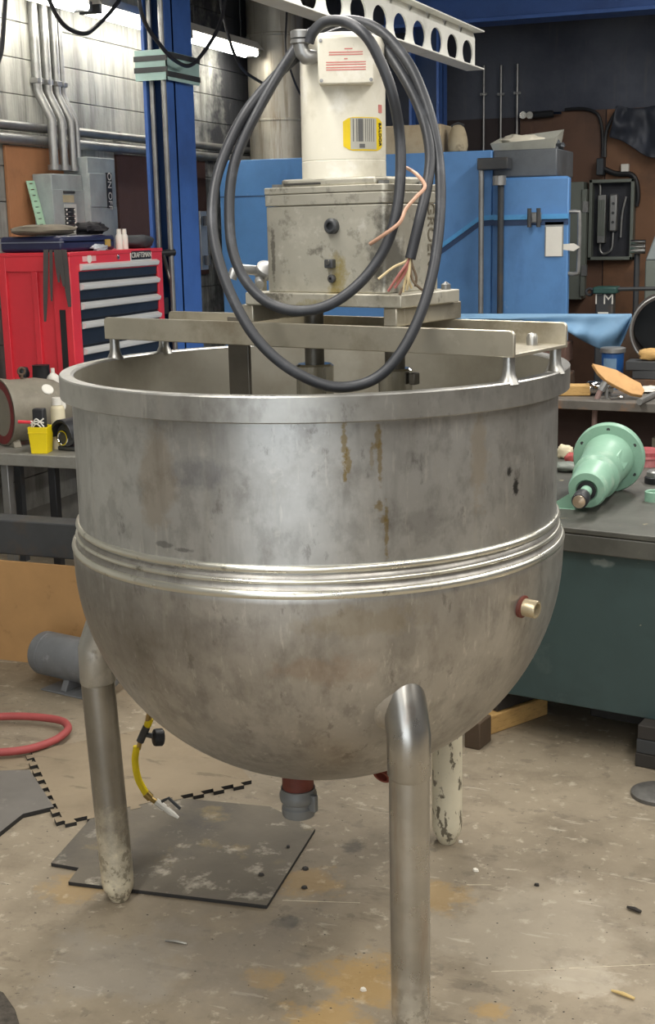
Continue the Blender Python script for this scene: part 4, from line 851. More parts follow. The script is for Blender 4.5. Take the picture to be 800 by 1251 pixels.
for xx, r_, lb in ((xlc + .045, .017, 'thin grey conduit running down inside the blue column'), (FX - .012, .016, 'pale conduit running down the near edge of the blue column')):
    yy = y0c - .02 if xx > FX - .05 else y0c + .03
    t = thing('riser_conduit', lb, 'conduit', (xx, yy, .02))
    MB().cyl((0, 0, 0), (0, 0, 4.9), r_, n=10).build('conduit_run', m_galv, t)
    for zz in (1.2, 2.75): MB().box((-r_*1.6, -r_*1.2, zz), (r_*1.6, r_*1.2, zz + .03)).build('strap', m_galv, t)
zw0, zw1 = PX(222, 102, FX).z, PX(222, 66, FX).z
wr = thing('column_wrap', 'pale green sheet taped around the blue column', 'wrap', (FX, y0c, zw0))
m_wr = M('pale green sheet', srgb(168, 198, 192), .6, vary=.08)
MB().box((xlc - .02, y0c - .05, zw0), (FX + .03, y0c - .043, zw1)).build('sheet', m_wr, wr, world=True)
MB().box((FX + .023, y0c - .05, zw0), (FX + .03, y1c + .03, zw1 - .01)).build('sheet', m_wr, wr, world=True)
for dz in (.045, .11): MB().box((xlc - .025, y0c - .055, zw0 + dz), (FX + .035, y0c - .049, zw0 + dz + .03)).build('tape_band', m_dark, wr, world=True)
for dz in (.02, .13): MB().box((FX + .029, y0c - .055, zw0 + dz), (FX + .036, y1c + .032, zw0 + dz + .03)).build('tape_band', m_dark, wr, world=True)
bk = thing('wall_bracket_arm', 'grey steel hinge bracket on the blue column side', 'bracket', (FX + .03, y1c + .06, PX(243, 330, FX).z)); bk.name = 'hinge_bracket'
zz0, zz1 = PX(243, 330, FX).z, PX(243, 258, FX).z
MB().box((FX - .01, y1c + .01, zz0), (FX + .005, y1c + .11, zz1)).build('bracket_plate', m_galv, bk, world=True, bevel=.002)
for zz in (zz0 + .06, zz1 - .06): MB().cyl((FX + .03, y1c + .04, zz - .03), (FX + .03, y1c + .04, zz + .03), .02, n=10).build('hinge_knuckle', m_dark, bk, world=True)

# ------------------------------------------------------------------ fluorescent row on the left wall
LX = -4.2
m_tube = emit('lit tube', (1, .97, .9, 1), 15)
zl = PX(270, 56, LX).z
def fixture(xa, xb, lb):
    ya, yb_2 = (PX(xa, 100, LX).y if xa > 0 else 5.4), PX(xb, 60, LX).y
    t = thing('tube_lamp', lb, 'lamp', (LX, ya, zl), 0)
    L_ = yb_2 - ya
    MB().prism([(-.07, .03), (.07, .03), (.10, .02), (.045, .085), (-.045, .085), (-.10, .02)], L_, frame((0, 0, 0), (1, 0, 0), (0, 0, 1), (0, 1, 0))).build('housing', m_white, t)
    for s_ in (-1, 1):
        MB().cyl((s_*.045, .03, 0), (s_*.045, L_ - .03, 0), .023, n=12).build('tube', m_tube, t)
    for yy in (.01, L_ - .04): MB().box((-.07, yy, -.022), (.07, yy + .03, .03)).build('socket_holder', m_dark, t, bevel=.002)
    for yy in (.2, L_ - .2): MB().cyl((0, yy, .08), (0, yy, 5 - zl), .005, n=6).build('hanger', m_dark, t)
fixture(-100, 104, 'lit tube lamp above the conduits on the block wall')
fixture(113, 222, 'lit tube lamp running behind the blue column')
fixture(224, 308, 'lit tube lamp ending at the round duct')

# ------------------------------------------------------------------ round duct
m_duct = M('stained duct steel', srgb(178, 172, 158), .45, .5, vary=.1, dirt=[(srgb(110, 92, 66), 3, .5, .68, .7, (7, 7, .5)), (srgb(212, 208, 198), 5, .58, .7, .4, (9, 9, .6))])
dxy = PX(338, 120, -4.14); rd = 33/F_PX*(dxy - O).dot(FWD)
du = thing('round_duct', 'upright round sheet metal duct rising behind the blue machine', 'duct', (dxy.x, dxy.y, 0))
zs = [0, PX(338, 148, -4.14).z, PX(338, 46, -4.14).z, 4.3]
for i in range(3):
    MB().lathe([(rd, zs[i]), (rd, zs[i+1] - .006)], 40).build('duct_section', m_duct, du)
    if i: MB().lathe([(rd, zs[i] - .012), (rd + .006, zs[i] - .006), (rd + .006, zs[i] + .006), (rd, zs[i] + .012)], 40).build('duct_seam', m_duct, du)

# ------------------------------------------------------------------ blue machine
UM = 8.75
mx = lambda x, y=280: PY(x, y, UM).x
mz = lambda y, x=560: PY(x, y, UM).z
xL, xB_, xM, xD0, xR = mx(270), mx(589), mx(600), mx(612), mx(694)
zT = mz(184, 585)
mac = thing('blue_machine', 'big blue industrial washer cabinet standing before the back wall', 'machine', ((xL + xR)/2, UM + .7, 0))
MB().box((xL, UM, .0), (xM, UM + .8, zT)).build('cabinet_body', m_blue, mac, world=True, bevel=.006)
# seam between the two sheets of the front
MB().box((xL, UM - .004, mz(240, 300) - .004), (mx(470), UM, mz(240, 300) + .004)).build('sheet_seam', M('dark seam steel', srgb(46, 70, 104), .6), mac, world=True)  # thin strip in a darker blue
zdt = mz(216, 650)
MB().box((xM, UM + .02, 0), (xR - .02, UM + .1, zdt)).build('cabinet_wing', m_blue, mac, world=True, bevel=.004)
dob = MB().box((xD0, UM - .05, .3), (xR + .01, UM + .019, zdt - .01)).build('door', m_blue, mac, world=True, bevel=.008)
m_hood = M('grey hood steel', srgb(92, 96, 100), .5, .3, dirt=[(srgb(60, 60, 62), 4, .5, .7, .5)])
MB().box((xM + .0, UM + .03, zdt), (mx(683, 200) - .02, UM + .6, mz(184, 640) + .01)).build('hood', m_hood, mac, world=True, bevel=.01)
# stripe across the front: two bands that kink upwards
m_str = M('light blue stripe', srgb(84, 158, 214), .4); m_str2 = M('dark blue groove', srgb(40, 66, 104), .5)
def stripe(dy, hgt, mat, yy):
    P_ = [(530, 304 + dy), (585, 264 + dy), (606, 262 + dy)]
    vs = []
    for x, y in P_:
        for d in (0, hgt):
            p = PY(x, y + d, yy); vs += [p, p + Vector((0, .02, 0))]
    fs = []
    for k in range(2):
        b_ = k*4; fs += [(b_, b_+4, b_+6, b_+2), (b_, b_+1, b_+5, b_+4), (b_+2, b_+6, b_+7, b_+3)]
    fs += [(0, 2, 3, 1), (8, 9, 11, 10)]
    MB().add(vs, fs).build('stripe', mat, mac, world=True)
stripe(0, 6, m_str, UM - .014); stripe(6, 7, m_str2, UM - .006)
MB().box((mx(606), UM - .07, mz(268, 650)), (xR + .01, UM - .049, mz(262, 650))).build('stripe', m_str, dob, world=True)
MB().box((mx(606), UM - .056, mz(275, 650)), (xR + .01, UM - .049, mz(268, 650))).build('stripe', m_str2, dob, world=True)
# hinge posts with top bracket
for xx, yt2, r_, mm in ((588, 205, .018, m_galv), (612, 214, .021, m_dark)):
    p0, p1 = PY(xx, yt2, UM - .09), PY(xx, 380, UM - .09)
    MB().cyl((p0.x, p0.y, .1), (p0.x, p0.y, p0.z), r_, n=14).build('hinge_post', mm, mac, world=True)
p = PY(588, 204, UM - .09); q = PY(616, 204, UM - .09)
MB().box((p.x - .02, UM - .13, p.z - .02), (q.x + .03, UM + .0, p.z + .055)).build('hinge_bracket', m_dark, mac, world=True, bevel=.006)
MB().cyl((q.x - .03, UM - .10, p.z - .12), (q.x - .03, UM - .10, p.z - .06), .045, n=14).build('hinge_collar', m_galv, mac, world=True)
lc = PY(654, 266, UM - .06)
lt_ = MB().box((lc.x - .04, UM - .085, lc.z - .035), (lc.x + .04, UM - .05, lc.z + .035)).build('latch', m_galv, mac, world=True, bevel=.01)
for s_ in (-1, 1): MB().cyl((lc.x + s_*.03, UM - .11, lc.z - .06), (lc.x + s_*.03, UM - .11, lc.z + .06), .014, n=10).build('latch_rod', m_dark, lt_, world=True)
a_, b_ = PY(667, 277, UM - .06), PY(686, 313, UM - .06)
MB().box((a_.x - .008, UM - .056, b_.z), (b_.x + .008, UM - .05, a_.z + .03)).build('card_holder', m_galv, mac, world=True)
tag(box('notice_sheet', m_white, (a_.x, UM - .064, b_.z), (b_.x, UM - .057, a_.z)), 'white paper sheet hung on the blue machine door', 'paper')
hx = xR + .04
MB().tube(spline([(xR - .0, UM - .02, mz(259, 694)), (hx + .02, UM - .02, mz(259, 694)), (hx + .035, UM - .02, mz(266, 694)), (hx + .035, UM - .02, mz(326, 694)), (hx + .02, UM - .02, mz(334, 694)), (xR - .0, UM - .02, mz(334, 694))], 4), .014, 10).build('door_handle', m_galv, dob, world=True)
p = PY(697, 303, UM - .05)
tag(MB().prism([(-.05, -.01), (.02, -.02), (.06, .005), (.02, .03), (-.05, .025)], .006, frame((p.x, UM - .045, p.z), (1, 0, 0), (0, 0, 1))).build('paper_tag', m_white), 'white paper tag tied to the blue machine handle', 'tag')
# on top of the machine
p = PY(510, 189, UM + .25)
tag(box('cardboard_box', M('water stained box', srgb(176, 160, 132), .8, dirt=[(srgb(120, 96, 66), 6, .5, .7, .6)]), (PY(470, 180, UM + .25).x, UM + .2, zT), (PY(541, 180, UM + .25).x, UM + .6, PY(510, 153, UM + .25).z), bevel=.01), 'pale stained box standing on the blue machine', 'box')
p = PY(557, 186, UM + .25)
t = thing('cloth_sack', 'upright beige sack standing on the blue machine beside the box', 'sack', (p.x, UM + .3, zT))
zs_ = PY(555, 152, UM + .25).z - zT
MB().lathe([(0, 0), (.075, 0), (.07, zs_*.5), (.045, zs_*.95), (.02, zs_), (0, zs_)], 20).build('sack_body', M('beige sack', srgb(172, 158, 130), .85, dirt=[(srgb(96, 82, 62), 9, .55, .65, .6)]), t, sub=1)
MB().tube([(-.045, 0, zs_*.94), (0, 0, zs_*1.04), (.04, 0, zs_*.96)], .012, 8).build('sack_tie', m_dark, t)
zh = mz(184, 640) + .03
tr = thing('rag_tray', 'grey tray of white rags lying on the machine hood', 'tray', (mx(628, 180) + .02, UM + .3, zh - .02))
m_rag = M('white rags', srgb(212, 206, 188), .85, vary=.12)
MB().add([(-.2, -.12, 0), (.2, -.12, 0), (.2, .12, 0), (-.2, .12, 0), (-.22, -.14, .05), (.22, -.14, .07), (.22, .14, .14), (-.22, .14, .1)], [(3, 2, 1, 0), (0, 1, 5, 4), (1, 2, 6, 5), (2, 3, 7, 6), (3, 0, 4, 7)]).build('tray', M('pale grey tray', srgb(158, 158, 148), .6), tr)
lump('rag_bundle', mx(628, 180) + .0, UM + .27, zh - .008, .14, .09, .045, m_rag, 'crumpled white rags lying in the grey tray on the machine', 'rag', seed=21, amp=.5)
lump('rag_bundle', mx(672, 180) - .03, UM + .30, zh - .019, .06, .06, .03, m_hood, 'dark crumpled rag on the machine hood beside the tray', 'rag', seed=22, amp=.5)

# ------------------------------------------------------------------ perforated white beam overhead
ye = 7.2
b1 = PY(580, 84, ye); zbm = b1.z; b0 = PZ(345, 4, zbm)
dirb = (b0 - b1); dirb.z = 0; dirb.normalize(); Lb = 4.6
ztb = PY(581, 40, ye).z; hb = ztb - zbm
nb = Vector((-dirb.y, dirb.x, 0));
if nb.dot(-b1) < 0: nb = -nb                    # towards the viewer
pb_ = thing('perforated_beam', 'white perforated steel beam hanging above the kettle motor', 'beam', b1)
m_wb = M('white beam paint', srgb(222, 222, 214), .5, vary=.06, dirt=[(srgb(150, 148, 140), 4, .55, .75, .5)])
fr_ = frame(b1, dirb, (0, 0, 1), dirb.cross(Vector((0, 0, 1))))
sgn = 1 if dirb.cross(Vector((0, 0, 1))).dot(nb) > 0 else -1
web = MB(); pt = .26; hr = .092; zc = hb*.37; hz2 = hb*.35; nh = int(Lb/pt)
def hole_cell(x0):
    n = 20; out_ = []; inn = []
    cx = x0 + pt/2
    for k in range(n):
        a = 2*math.pi*k/n; inn.append((cx + hr*math.cos(a), zc + hz2*math.sin(a)))
        c_, s_ = math.cos(a), math.sin(a); m_ = max(abs(c_), abs(s_)); ex_, ez_ = c_/m_, s_/m_
        out_.append((cx + ex_*pt/2, (zc + ez_*(hb - zc)) if ez_ > 0 else zc + ez_*zc))
    vs = [(x, z, 0) for x, z in out_] + [(x, z, 0) for x, z in inn] + [(x, z, sgn*-.008) for x, z in out_] + [(x, z, sgn*-.008) for x, z in inn]
    fs = []
    for k in range(n):
        j = (k+1) % n
        fs += [(k, j, n+j, n+k), (2*n+k, 3*n+k, 3*n+j, 2*n+j), (n+k, n+j, 3*n+j, 3*n+k)]
    web.add([fr_ @ Vector(v) for v in vs], fs)
for k in range(nh): hole_cell(k*pt)
web.build('web', m_wb, pb_, world=True, recalc=False)
for za, zb2 in ((-.008, 0), (hb, hb + .008)):
    MB().box((-.01, za, -.05), (nh*pt, zb2, .05)).xf(fr_).build('flange', m_wb, pb_, world=True, bevel=.002)
for k in (2.4, 4.3): MB().cyl(fr_ @ Vector((k, hb, 0)), fr_ @ Vector((k, hb, 0)) + Vector((0, 0, 5 - ztb)), .012, n=8).build('hanger_rod', m_galv, pb_, world=True)

# ------------------------------------------------------------------ blue crane beam and column by the back wall
yk = 10.6
kz = PY(670, 24, yk).z; xk0 = PY(470, 40, yk).x
kb = thing('crane_beam', 'long blue crane beam running below the roof along the back wall', 'beam', (xk0, yk, kz))
MB().box((0, -.14, 0), (6.8, .14, .03)).build('lower_flange', m_col, kb, bevel=.003)
MB().box((0, -.012, .03), (6.8, .012, .5)).build('web', m_col, kb)
MB().box((0, -.14, .5), (6.8, .14, .53)).build('upper_flange', m_col, kb, bevel=.003)
kcx0, kcx1 = PY(505, 130, yk).x, PY(541, 130, yk).x
kc = thing('crane_column', 'dark blue column carrying the crane beam behind the blue machine', 'column', ((kcx0+kcx1)/2, yk, 0))
for (a, b) in ((kcx0, kcx0 + .02), (kcx1 - .02, kcx1)): MB().box((a, yk - .12, 0), (b, yk + .12, kz)).build('flange', m_col, kc, world=True)
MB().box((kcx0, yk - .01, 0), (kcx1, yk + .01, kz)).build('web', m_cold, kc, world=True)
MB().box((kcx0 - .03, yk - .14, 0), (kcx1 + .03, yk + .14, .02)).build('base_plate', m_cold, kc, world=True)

# ------------------------------------------------------------------ back wall fittings
ybw = YB - .022
def bp_(x, y, off=0.): return PY(x, y, ybw - off)
for xx, y1, lb in ((591, 80, 'thin conduit on the dark back wall nearest the crane column'), (612, 80, 'middle one of three thin conduits on the dark back wall'), (632, 78, 'thin conduit on the dark back wall beside the brown plywood')):
    p, q = bp_(xx, y1, .02), bp_(xx, 260, .02); t = thing('wall_conduit', lb, 'conduit', (q.x, q.y, q.z)); t.name = 'slim_conduit'
    MB().cyl((p.x, p.y, q.z), (p.x, p.y, p.z), .011, n=8).build('conduit_run', m_galv, t, world=True)
    for f_ in (.35, .8): MB().box((p.x - .03, ybw - .03, q.z + (p.z - q.z)*f_), (p.x + .03, ybw, q.z + (p.z - q.z)*f_ + .02)).build('strap', m_galv, t, world=True)
def wallbox(name, x0, y0, x1, y1, d, mat, label, cat, bevel=.006):
    a, b = bp_(x0, y1, d), bp_(x1, y0, d)
    t = thing(name, label, cat, ((a.x+b.x)/2, ybw, a.z))
    MB().box((a.x, ybw - d, a.z), (b.x, ybw - .001, b.z)).build('enclosure', mat, t, world=True, bevel=bevel); return t, a, b
m_gg = M('grey green enamel', srgb(112, 118, 110), .5, vary=.08, dirt=[(srgb(80, 84, 80), 3, .5, .7, .4)])
t, a, b = wallbox('disconnect_box', 690, 222, 713, 366, .22, m_gg, 'tall grey green disconnect box on the plywood behind the blue machine', 'electrical box')
MB().box((b.x - .012, ybw - .24, a.z + .03), (b.x + .03, ybw - .16, b.z - .06)).build('box_door_edge', m_gg, t, world=True, bevel=.004)
for zz in (a.z + .2, b.z - .25): MB().box((b.x + .0, ybw - .25, zz), (b.x + .045, ybw - .2, zz + .09)).build('door_clip', m_galv, t, world=True)
# open control panel with its contents
a, b = bp_(717.5, 318, .13), bp_(775, 218, .13)
op = thing('open_control_panel', 'open wall mounted control panel with dark inside and grey components', 'electrical panel', ((a.x+b.x)/2, ybw, a.z))
m_in = M('dark panel inside', srgb(40, 42, 50), .6)
MB().box((a.x, ybw - .012, a.z), (b.x, ybw - .001, b.z)).build('back_plate', m_in, op, world=True)
fw_ = .028
for q in [((a.x, a.z), (a.x + fw_, b.z)), ((b.x - fw_, a.z), (b.x, b.z)), ((a.x, a.z), (b.x, a.z + fw_)), ((a.x, b.z - fw_), (b.x, b.z))]:
    MB().box((q[0][0], ybw - .13, q[0][1]), (q[1][0], ybw - .012, q[1][1])).build('frame_side', m_gg, op, world=True, bevel=.004)
c1a, c1b = bp_(729, 297, .1), bp_(740, 238, .1)
dv1 = MB().box((c1a.x, ybw - .1, c1a.z), (c1b.x, ybw - .012, c1b.z)).build('drive_module', m_galv, op, world=True, bevel=.004)
for k in range(4):
    xx = c1a.x + (c1b.x - c1a.x)*(.15 + .23*k); MB().box((xx - .006, ybw - .108, c1a.z + .06), (xx + .006, ybw - .1, c1b.z - .04)).build('cooling_fin', m_gg, dv1, world=True)
c2a, c2b = bp_(743, 283, .1), bp_(754, 237, .1)
dv2 = MB().box((c2a.x, ybw - .09, c2a.z), (c2b.x, ybw - .012, c2b.z)).build('terminal_strip', m_galv, op, world=True, bevel=.012)
for k in range(3): MB().lathe([(.012, 0), (.012, .008), (0, .008)], 10, axis_m(((c2a.x+c2b.x)/2, ybw - .09, c2a.z + (c2b.z - c2a.z)*(.25 + .25*k)), (0, -1, 0))).build('terminal_screw', m_dark, dv2, world=True)
for pts in ([(733, 297), (733, 306), (738, 310), (747, 304), (749, 284)], [(765, 240), (760, 262), (758, 290)], [(733, 238), (733, 228), (731, 222)]):
    MB().tube(spline([bp_(x, y, .06) for x, y in pts], 5), .01, 8).build('panel_wire', m_galv, op, world=True)
t, a, b = wallbox('transformer_box', 728, 193, 737, 214, .14, M('dark grey box', srgb(52, 58, 64), .5), 'small dark grey box above the open control panel', 'box')
t, a, b = wallbox('white_sensor', 758, 200, 768, 210, .06, m_white, 'small white square sensor on the brown plywood', 'sensor')
cu = thing('wall_cord', 'black cord arching over the seam between plywood panels', 'cord', bp_(735, 190, .02)); cu.name = 'extension_cord'
MB().tube(spline([bp_(x, y, .025) for x, y in [(690, 134), (712, 133), (728, 138), (734, 150), (736, 170), (736, 192)]], 6), .014, 8).build('cord_run', m_black, cu, world=True)
cu = thing('drop_cord', 'thick black cord looping down the right side of the open control panel', 'cord', bp_(778, 250, .03))
MB().tube(spline([bp_(x, y, .05) for x, y in [(737, 206), (752, 212), (770, 213), (777, 222), (779, 240), (777, 252)]], 6), .022, 8).build('cord_run', m_black, cu, world=True)
cu = thing('grey_conduit', 'grey conduit curving down beside the black hanging tarp', 'conduit', bp_(739, 190, .03))
MB().tube(spline([bp_(x, y, .03) for x, y in [(754, 134), (746, 147), (741, 160), (739, 175), (739, 192)]], 6), .014, 8).build('conduit_run', m_dark, cu, world=True)
t = thing('air_cylinder', 'black rod with two silver fittings fixed to the brown plywood', 'cylinder', bp_(660, 140, .05))
MB().cyl(bp_(649, 141, .06), bp_(676, 139, .06), .03, n=10).build('cylinder_body', m_black, t, world=True)
MB().cyl(bp_(668, 139, .06), bp_(686, 138, .06), .014, n=8).build('piston_rod', m_chrome, t, world=True)
for x in (640, 648): MB().lathe([(0, -.03), (.03, -.03), (.03, .04), (0, .04)], 12, axis_m(bp_(x, 141, .06), (0, -1, 0))).build('fitting', m_chrome, t, world=True)
# black tarp hung on a hook
def sheet(name, grid, mat, label, cat, th=.012, sub=1, parent=None):
    rows, cols_ = len(grid), len(grid[0]); mb = MB(); mb.v = [Vector(p) for r in grid for p in r]
    for i in range(rows - 1):
        for j in range(cols_ - 1): mb.f.append((i*cols_ + j, i*cols_ + j + 1, (i+1)*cols_ + j + 1, (i+1)*cols_ + j))
    c = sum(mb.v, Vector())/len(mb.v); mb.v = [q - c for q in mb.v]
    o = mb.build(name, mat, None, smooth=70, recalc=False); o.location = c
    md = o.modifiers.new('thick', 'SOLIDIFY'); md.thickness = th; md.offset = 0
    if sub: m2 = o.modifiers.new('sub', 'SUBSURF'); m2.levels = sub; m2.render_levels = sub
    return tag(o, label, cat)
g_ = []
for i in range(9):
    v_ = i/8; row = []
    for j in range(25):
        u_ = j/24
        xa = 752 - 9*v_**1.2; xb = 845 + 8*v_
        yb4 = 168 + 12*math.sin(u_*3.0) + 14*u_ - 6*math.sin(u_*9)
        x = xa + (xb - xa)*u_; y = 128 + 4*abs(math.sin(u_*6)) + (yb4 - 128)*v_
        row.append(bp_(x, y, .05 + .10*(.5 + noise.noise(Vector((u_*7 + v_*.8, v_*1.6, 3.3)))) + .05*(.5 + noise.noise(Vector((u_*17 - v_*2.5, v_*3, 8.1)))) + .06*v_*math.sin(u_*3.1)**2))
    g_.append(row)
sheet('hanging_tarp', g_, M('black plastic tarp', srgb(56, 60, 70), .55, vary=.25), 'black plastic tarp hanging on the brown plywood wall', 'tarp')
# machine at right edge: grey cabinet with a pipe
a, b = PY(786, 385, 9.6), PY(840, 290, 9.6)
gc = thing('grey_cabinet', 'grey cabinet with sloping top standing before the plywood wall', 'cabinet', (a.x + .5, 9.9, 0))
MB().box((a.x, 9.6, 0), (a.x + 1, 10.2, PY(800, 318, 9.6).z)).build('cabinet_body', m_gg, gc, world=True, bevel=.01)
MB().prism([(a.x, PY(800, 318, 9.6).z), (a.x + 1, PY(800, 318, 9.6).z), (a.x + 1, b.z + .1), (a.x + .09, b.z + .1)], .6, frame((0, 10.2, 0), (1, 0, 0), (0, 0, 1))).build('cabinet_head', m_grey, gc, world=True, bevel=.01)
MB().cyl((a.x - .06, 9.62, .2), (a.x - .06, 9.62, PY(786, 300, 9.6).z), .02, n=10).build('side_pipe', m_dark, gc, world=True)
for y in (296, 302, 307): p = PY(786, y, 9.55); MB().cyl((a.x - .10, 9.58, p.z), (a.x + .0, 9.58, p.z), .018, n=10).build('pipe_clamp', m_chrome, gc, world=True)
MB().box((a.x - .08, 9.58, .0), (a.x + .02, 9.66, .2)).build('pipe_foot', m_dark, gc, world=True)
# green headed machine vise stand with white mark
a = PY(738, 366, 9.2)
vs_ = thing('vise_stand', 'dark stand with a green head and white painted letters before the plywood', 'stand', (a.x, 9.25, 0))
MB().box((a.x - .06, 9.2, 0), (a.x + .06, 9.32, a.z + .05)).build('post', m_dark, vs_, world=True, bevel=.01)
MB().box((a.x - .075, 9.17, a.z + .04), (a.x + .085, 9.35, a.z + .085)).build('green_head', M('dark green paint', srgb(38, 74, 68), .5), vs_, world=True, bevel=.008)
MB().cyl((a.x - .1, 9.25, a.z + .065), (a.x + .62, 9.25, a.z + .075), .014, n=8).build('handle_bar', m_dark, vs_, world=True)
MB().lathe([(.022 + .01*math.cos(k), .01*math.sin(k)) for k in [i*math.pi/3 for i in range(6)]], 14, axis_m((a.x - .11, 9.25, a.z + .05), (0, 1, 0)), closed=True).build('hook_ring', m_dark, vs_, world=True)
text('painted_mark', 'ГM', .1, frame((a.x, 9.197, a.z), (1, 0, 0), (0, 0, 1)), m_white, vs_)
MB().box((a.x - .04, 9.19, a.z - .10), (a.x + .03, 9.2, a.z - .085)).build('white_mark', m_white, vs_, world=True)

# ------------------------------------------------------------------ right: green bench on blocks
g0, g1 = PZ(620, 848, .15), PZ(800, 880, .15)
ga = math.atan2(g1.y - g0.y, g1.x - g0.x); gdir = Vector((math.cos(ga), math.sin(ga), 0)); gin = Vector((-gdir.y, gdir.x, 0))
def G_(a, b, z): q = g0 + gdir*a + gin*b; return Vector((q.x, q.y, z))
gb = thing('green_bench', 'heavy dark green steel bench raised on timber blocks', 'bench', g0 + gdir*.8, ga)
m_gb = M('dark green bench paint', srgb(58, 76, 76), .42, vary=.1, vscale=3, dirt=[(srgb(38, 50, 52), 2, .45, .7, .6), (srgb(108, 122, 118), 4, .62, .75, .4), (srgb(190, 180, 150), 26, .70, .72, .8)],
         patches=[(srgb(132, 140, 136), (-.47, 0, .53), (.06, .3, .025), 9, .6)])
m_gt = M('scratched bench top', srgb(92, 92, 86), .5, .3, vary=.15, vscale=5, dirt=[(srgb(60, 58, 54), 4, .45, .7, .6), (srgb(170, 160, 128), 18, .66, .7, .7)])
zgt = .80; off = Vector((-.8, 0, 0))
def gbox(nm, a, b, mat, par=gb, bv=.004): return MB().box((a[0] - .8, a[1], a[2] - .15), (b[0] - .8, b[1], b[2] - .15)).build(nm, mat, par, bevel=bv)
gbox('front_panel', (-.35, 0, .15), (1.6, .02, zgt - .07), m_gb)
gbox('end_panel', (-.35, .02, .15), (-.33, 1.2, zgt - .07), m_gb); gbox('end_panel', (1.58, .02, .15), (1.6, 1.2, zgt - .07), m_gb)
gbox('bottom_plate', (-.33, .02, .15), (1.58, 1.2, .17), m_gb)
gbox('apron', (-.38, -.03, zgt - .085), (1.63, -.012, zgt - .022), m_gt)
gbox('bench_top', (-.38, -.03, zgt - .02), (1.63, 1.26, zgt), m_gt)
# blocks that carry it
def blk(nm, a, b, ang, sz, mat, label, z=0, par=None):
    p = PZ(*a); t = MB().box((0, 0, 0), sz).build(nm, mat, None, bevel=.004); t.location = (p.x, p.y, z); t.rotation_euler = (0, 0, ang); return tag(t, label, 'block')
tp, tq = PZ(599, 898), PZ(669, 873)
blk('timber_block', (599, 898), None, math.atan2(tq.y - tp.y, tq.x - tp.x), ((tq - tp).length, .09, .072), m_wood, 'short pale timber block lying under the green bench')
m_dw = M('dark oiled timber', srgb(52, 48, 44), .7, vary=.25)
blk('oiled_timber', (607, 893), None, math.atan2(tq.y - tp.y, tq.x - tp.x), (.26, .085, .07), m_dw, 'black oiled timber lying on the pale timber block', z=.0735)
q = PZ(775, 936)
for k in range(3):
    o = MB().box((0, 0, 0), (.4, .3, .05)).build('skid_block', m_dw if k != 1 else m_dark, None, bevel=.004); o.location = (q.x + .003*k, q.y, .0505*k); o.rotation_euler = (0, 0, ga)
    tag(o, ['bottom black timber of the stack under the green bench', 'middle dark timber of the stack under the green bench', 'top black timber of the stack right under the green bench'][k], 'block', 'black timbers under the bench')
blk('end_block', (567, 913), None, ga, (.06, .1, .10), M('brown timber', srgb(86, 70, 54), .75), 'small brown block standing on the floor behind the kettle')
q = PZ(716, 884); o = MB().box((0, 0, 0), (.22, .12, .145)).build('rear_support', m_dw, None, bevel=.005); o.location = (q.x, q.y + .08, 0); o.rotation_euler = (0, 0, ga); tag(o, 'dark block standing deep under the green bench middle', 'block')

# ------------------------------------------------------------------ green reducer housing on the bench
m_gr = M('mint green paint', srgb(132, 170, 148), .42, vary=.07, vscale=8, dirt=[(srgb(96, 132, 112), 5, .52, .75, .5), (srgb(190, 204, 184), 9, .6, .72, .4)])
Fc = PZ(743, 560, zgt + .128); Nn = PZ(716, 600, zgt + .083)
axr = (Nn - Fc).normalized(); Lr = (Nn - Fc).length
rd_ = thing('gear_reducer', 'mint green cone shaped gear reducer with round flange lying on the green bench', 'gear reducer', (Fc.x, Fc.y, zgt))
SC = Lr/.25
prof = [(.0, -.02), (.132, -.02), (.136, -.016), (.136, -.002), (.132, .002), (.098, .004), (.092, .02), (.082, .135), (.086, .14), (.086, .15), (.074, .16), (.070, .235), (.064, .245), (.04, .247), (.03, .24), (0, .24)]
body = MB().lathe([(r, z*SC) for r, z in prof], 56, axis_m(Fc, axr)).build('reducer_body', m_gr, rd_, world=True, smooth=32)
ux = axr.cross(Vector((0, 0, 1))).normalized(); uz = ux.cross(axr).normalized()
for k in range(6):
    a = math.radians(30 + 60*k); c = Fc + (ux*math.cos(a) + uz*math.sin(a))*.115 + axr*.002*SC
    MB().lathe([(0, 0), (.007, 0), (.007, .002), (0, .002)], 12, axis_m(c, axr)).build('bolt_hole', m_dark, rd_, world=True)
MB().lathe([(.026, .24*SC), (.034, .2475*SC), (.034, .249*SC), (.022, .249*SC)], 28, axis_m(Fc, axr)).build('shaft_seal', m_black, rd_, world=True)
sf = MB().lathe([(.021, .24*SC), (.021, .285*SC), (.019, .287*SC)], 24, axis_m(Fc, axr)).build('output_shaft', m_gr, rd_, world=True)
MB().lathe([(.02, .285*SC), (.028, .287*SC), (.029, .295*SC), (.029, .318*SC), (.025, .322*SC), (.0, .322*SC)], 28, axis_m(Fc, axr)).build('shaft_sleeve', m_black, sf, world=True)
MB().lathe([(0, .321*SC), (.023, .321*SC), (.022, .326*SC), (0, .329*SC)], 24, axis_m(Fc, axr)).build('shaft_end', M('bright steel end', srgb(190, 172, 150), .3, .8), sf, world=True)
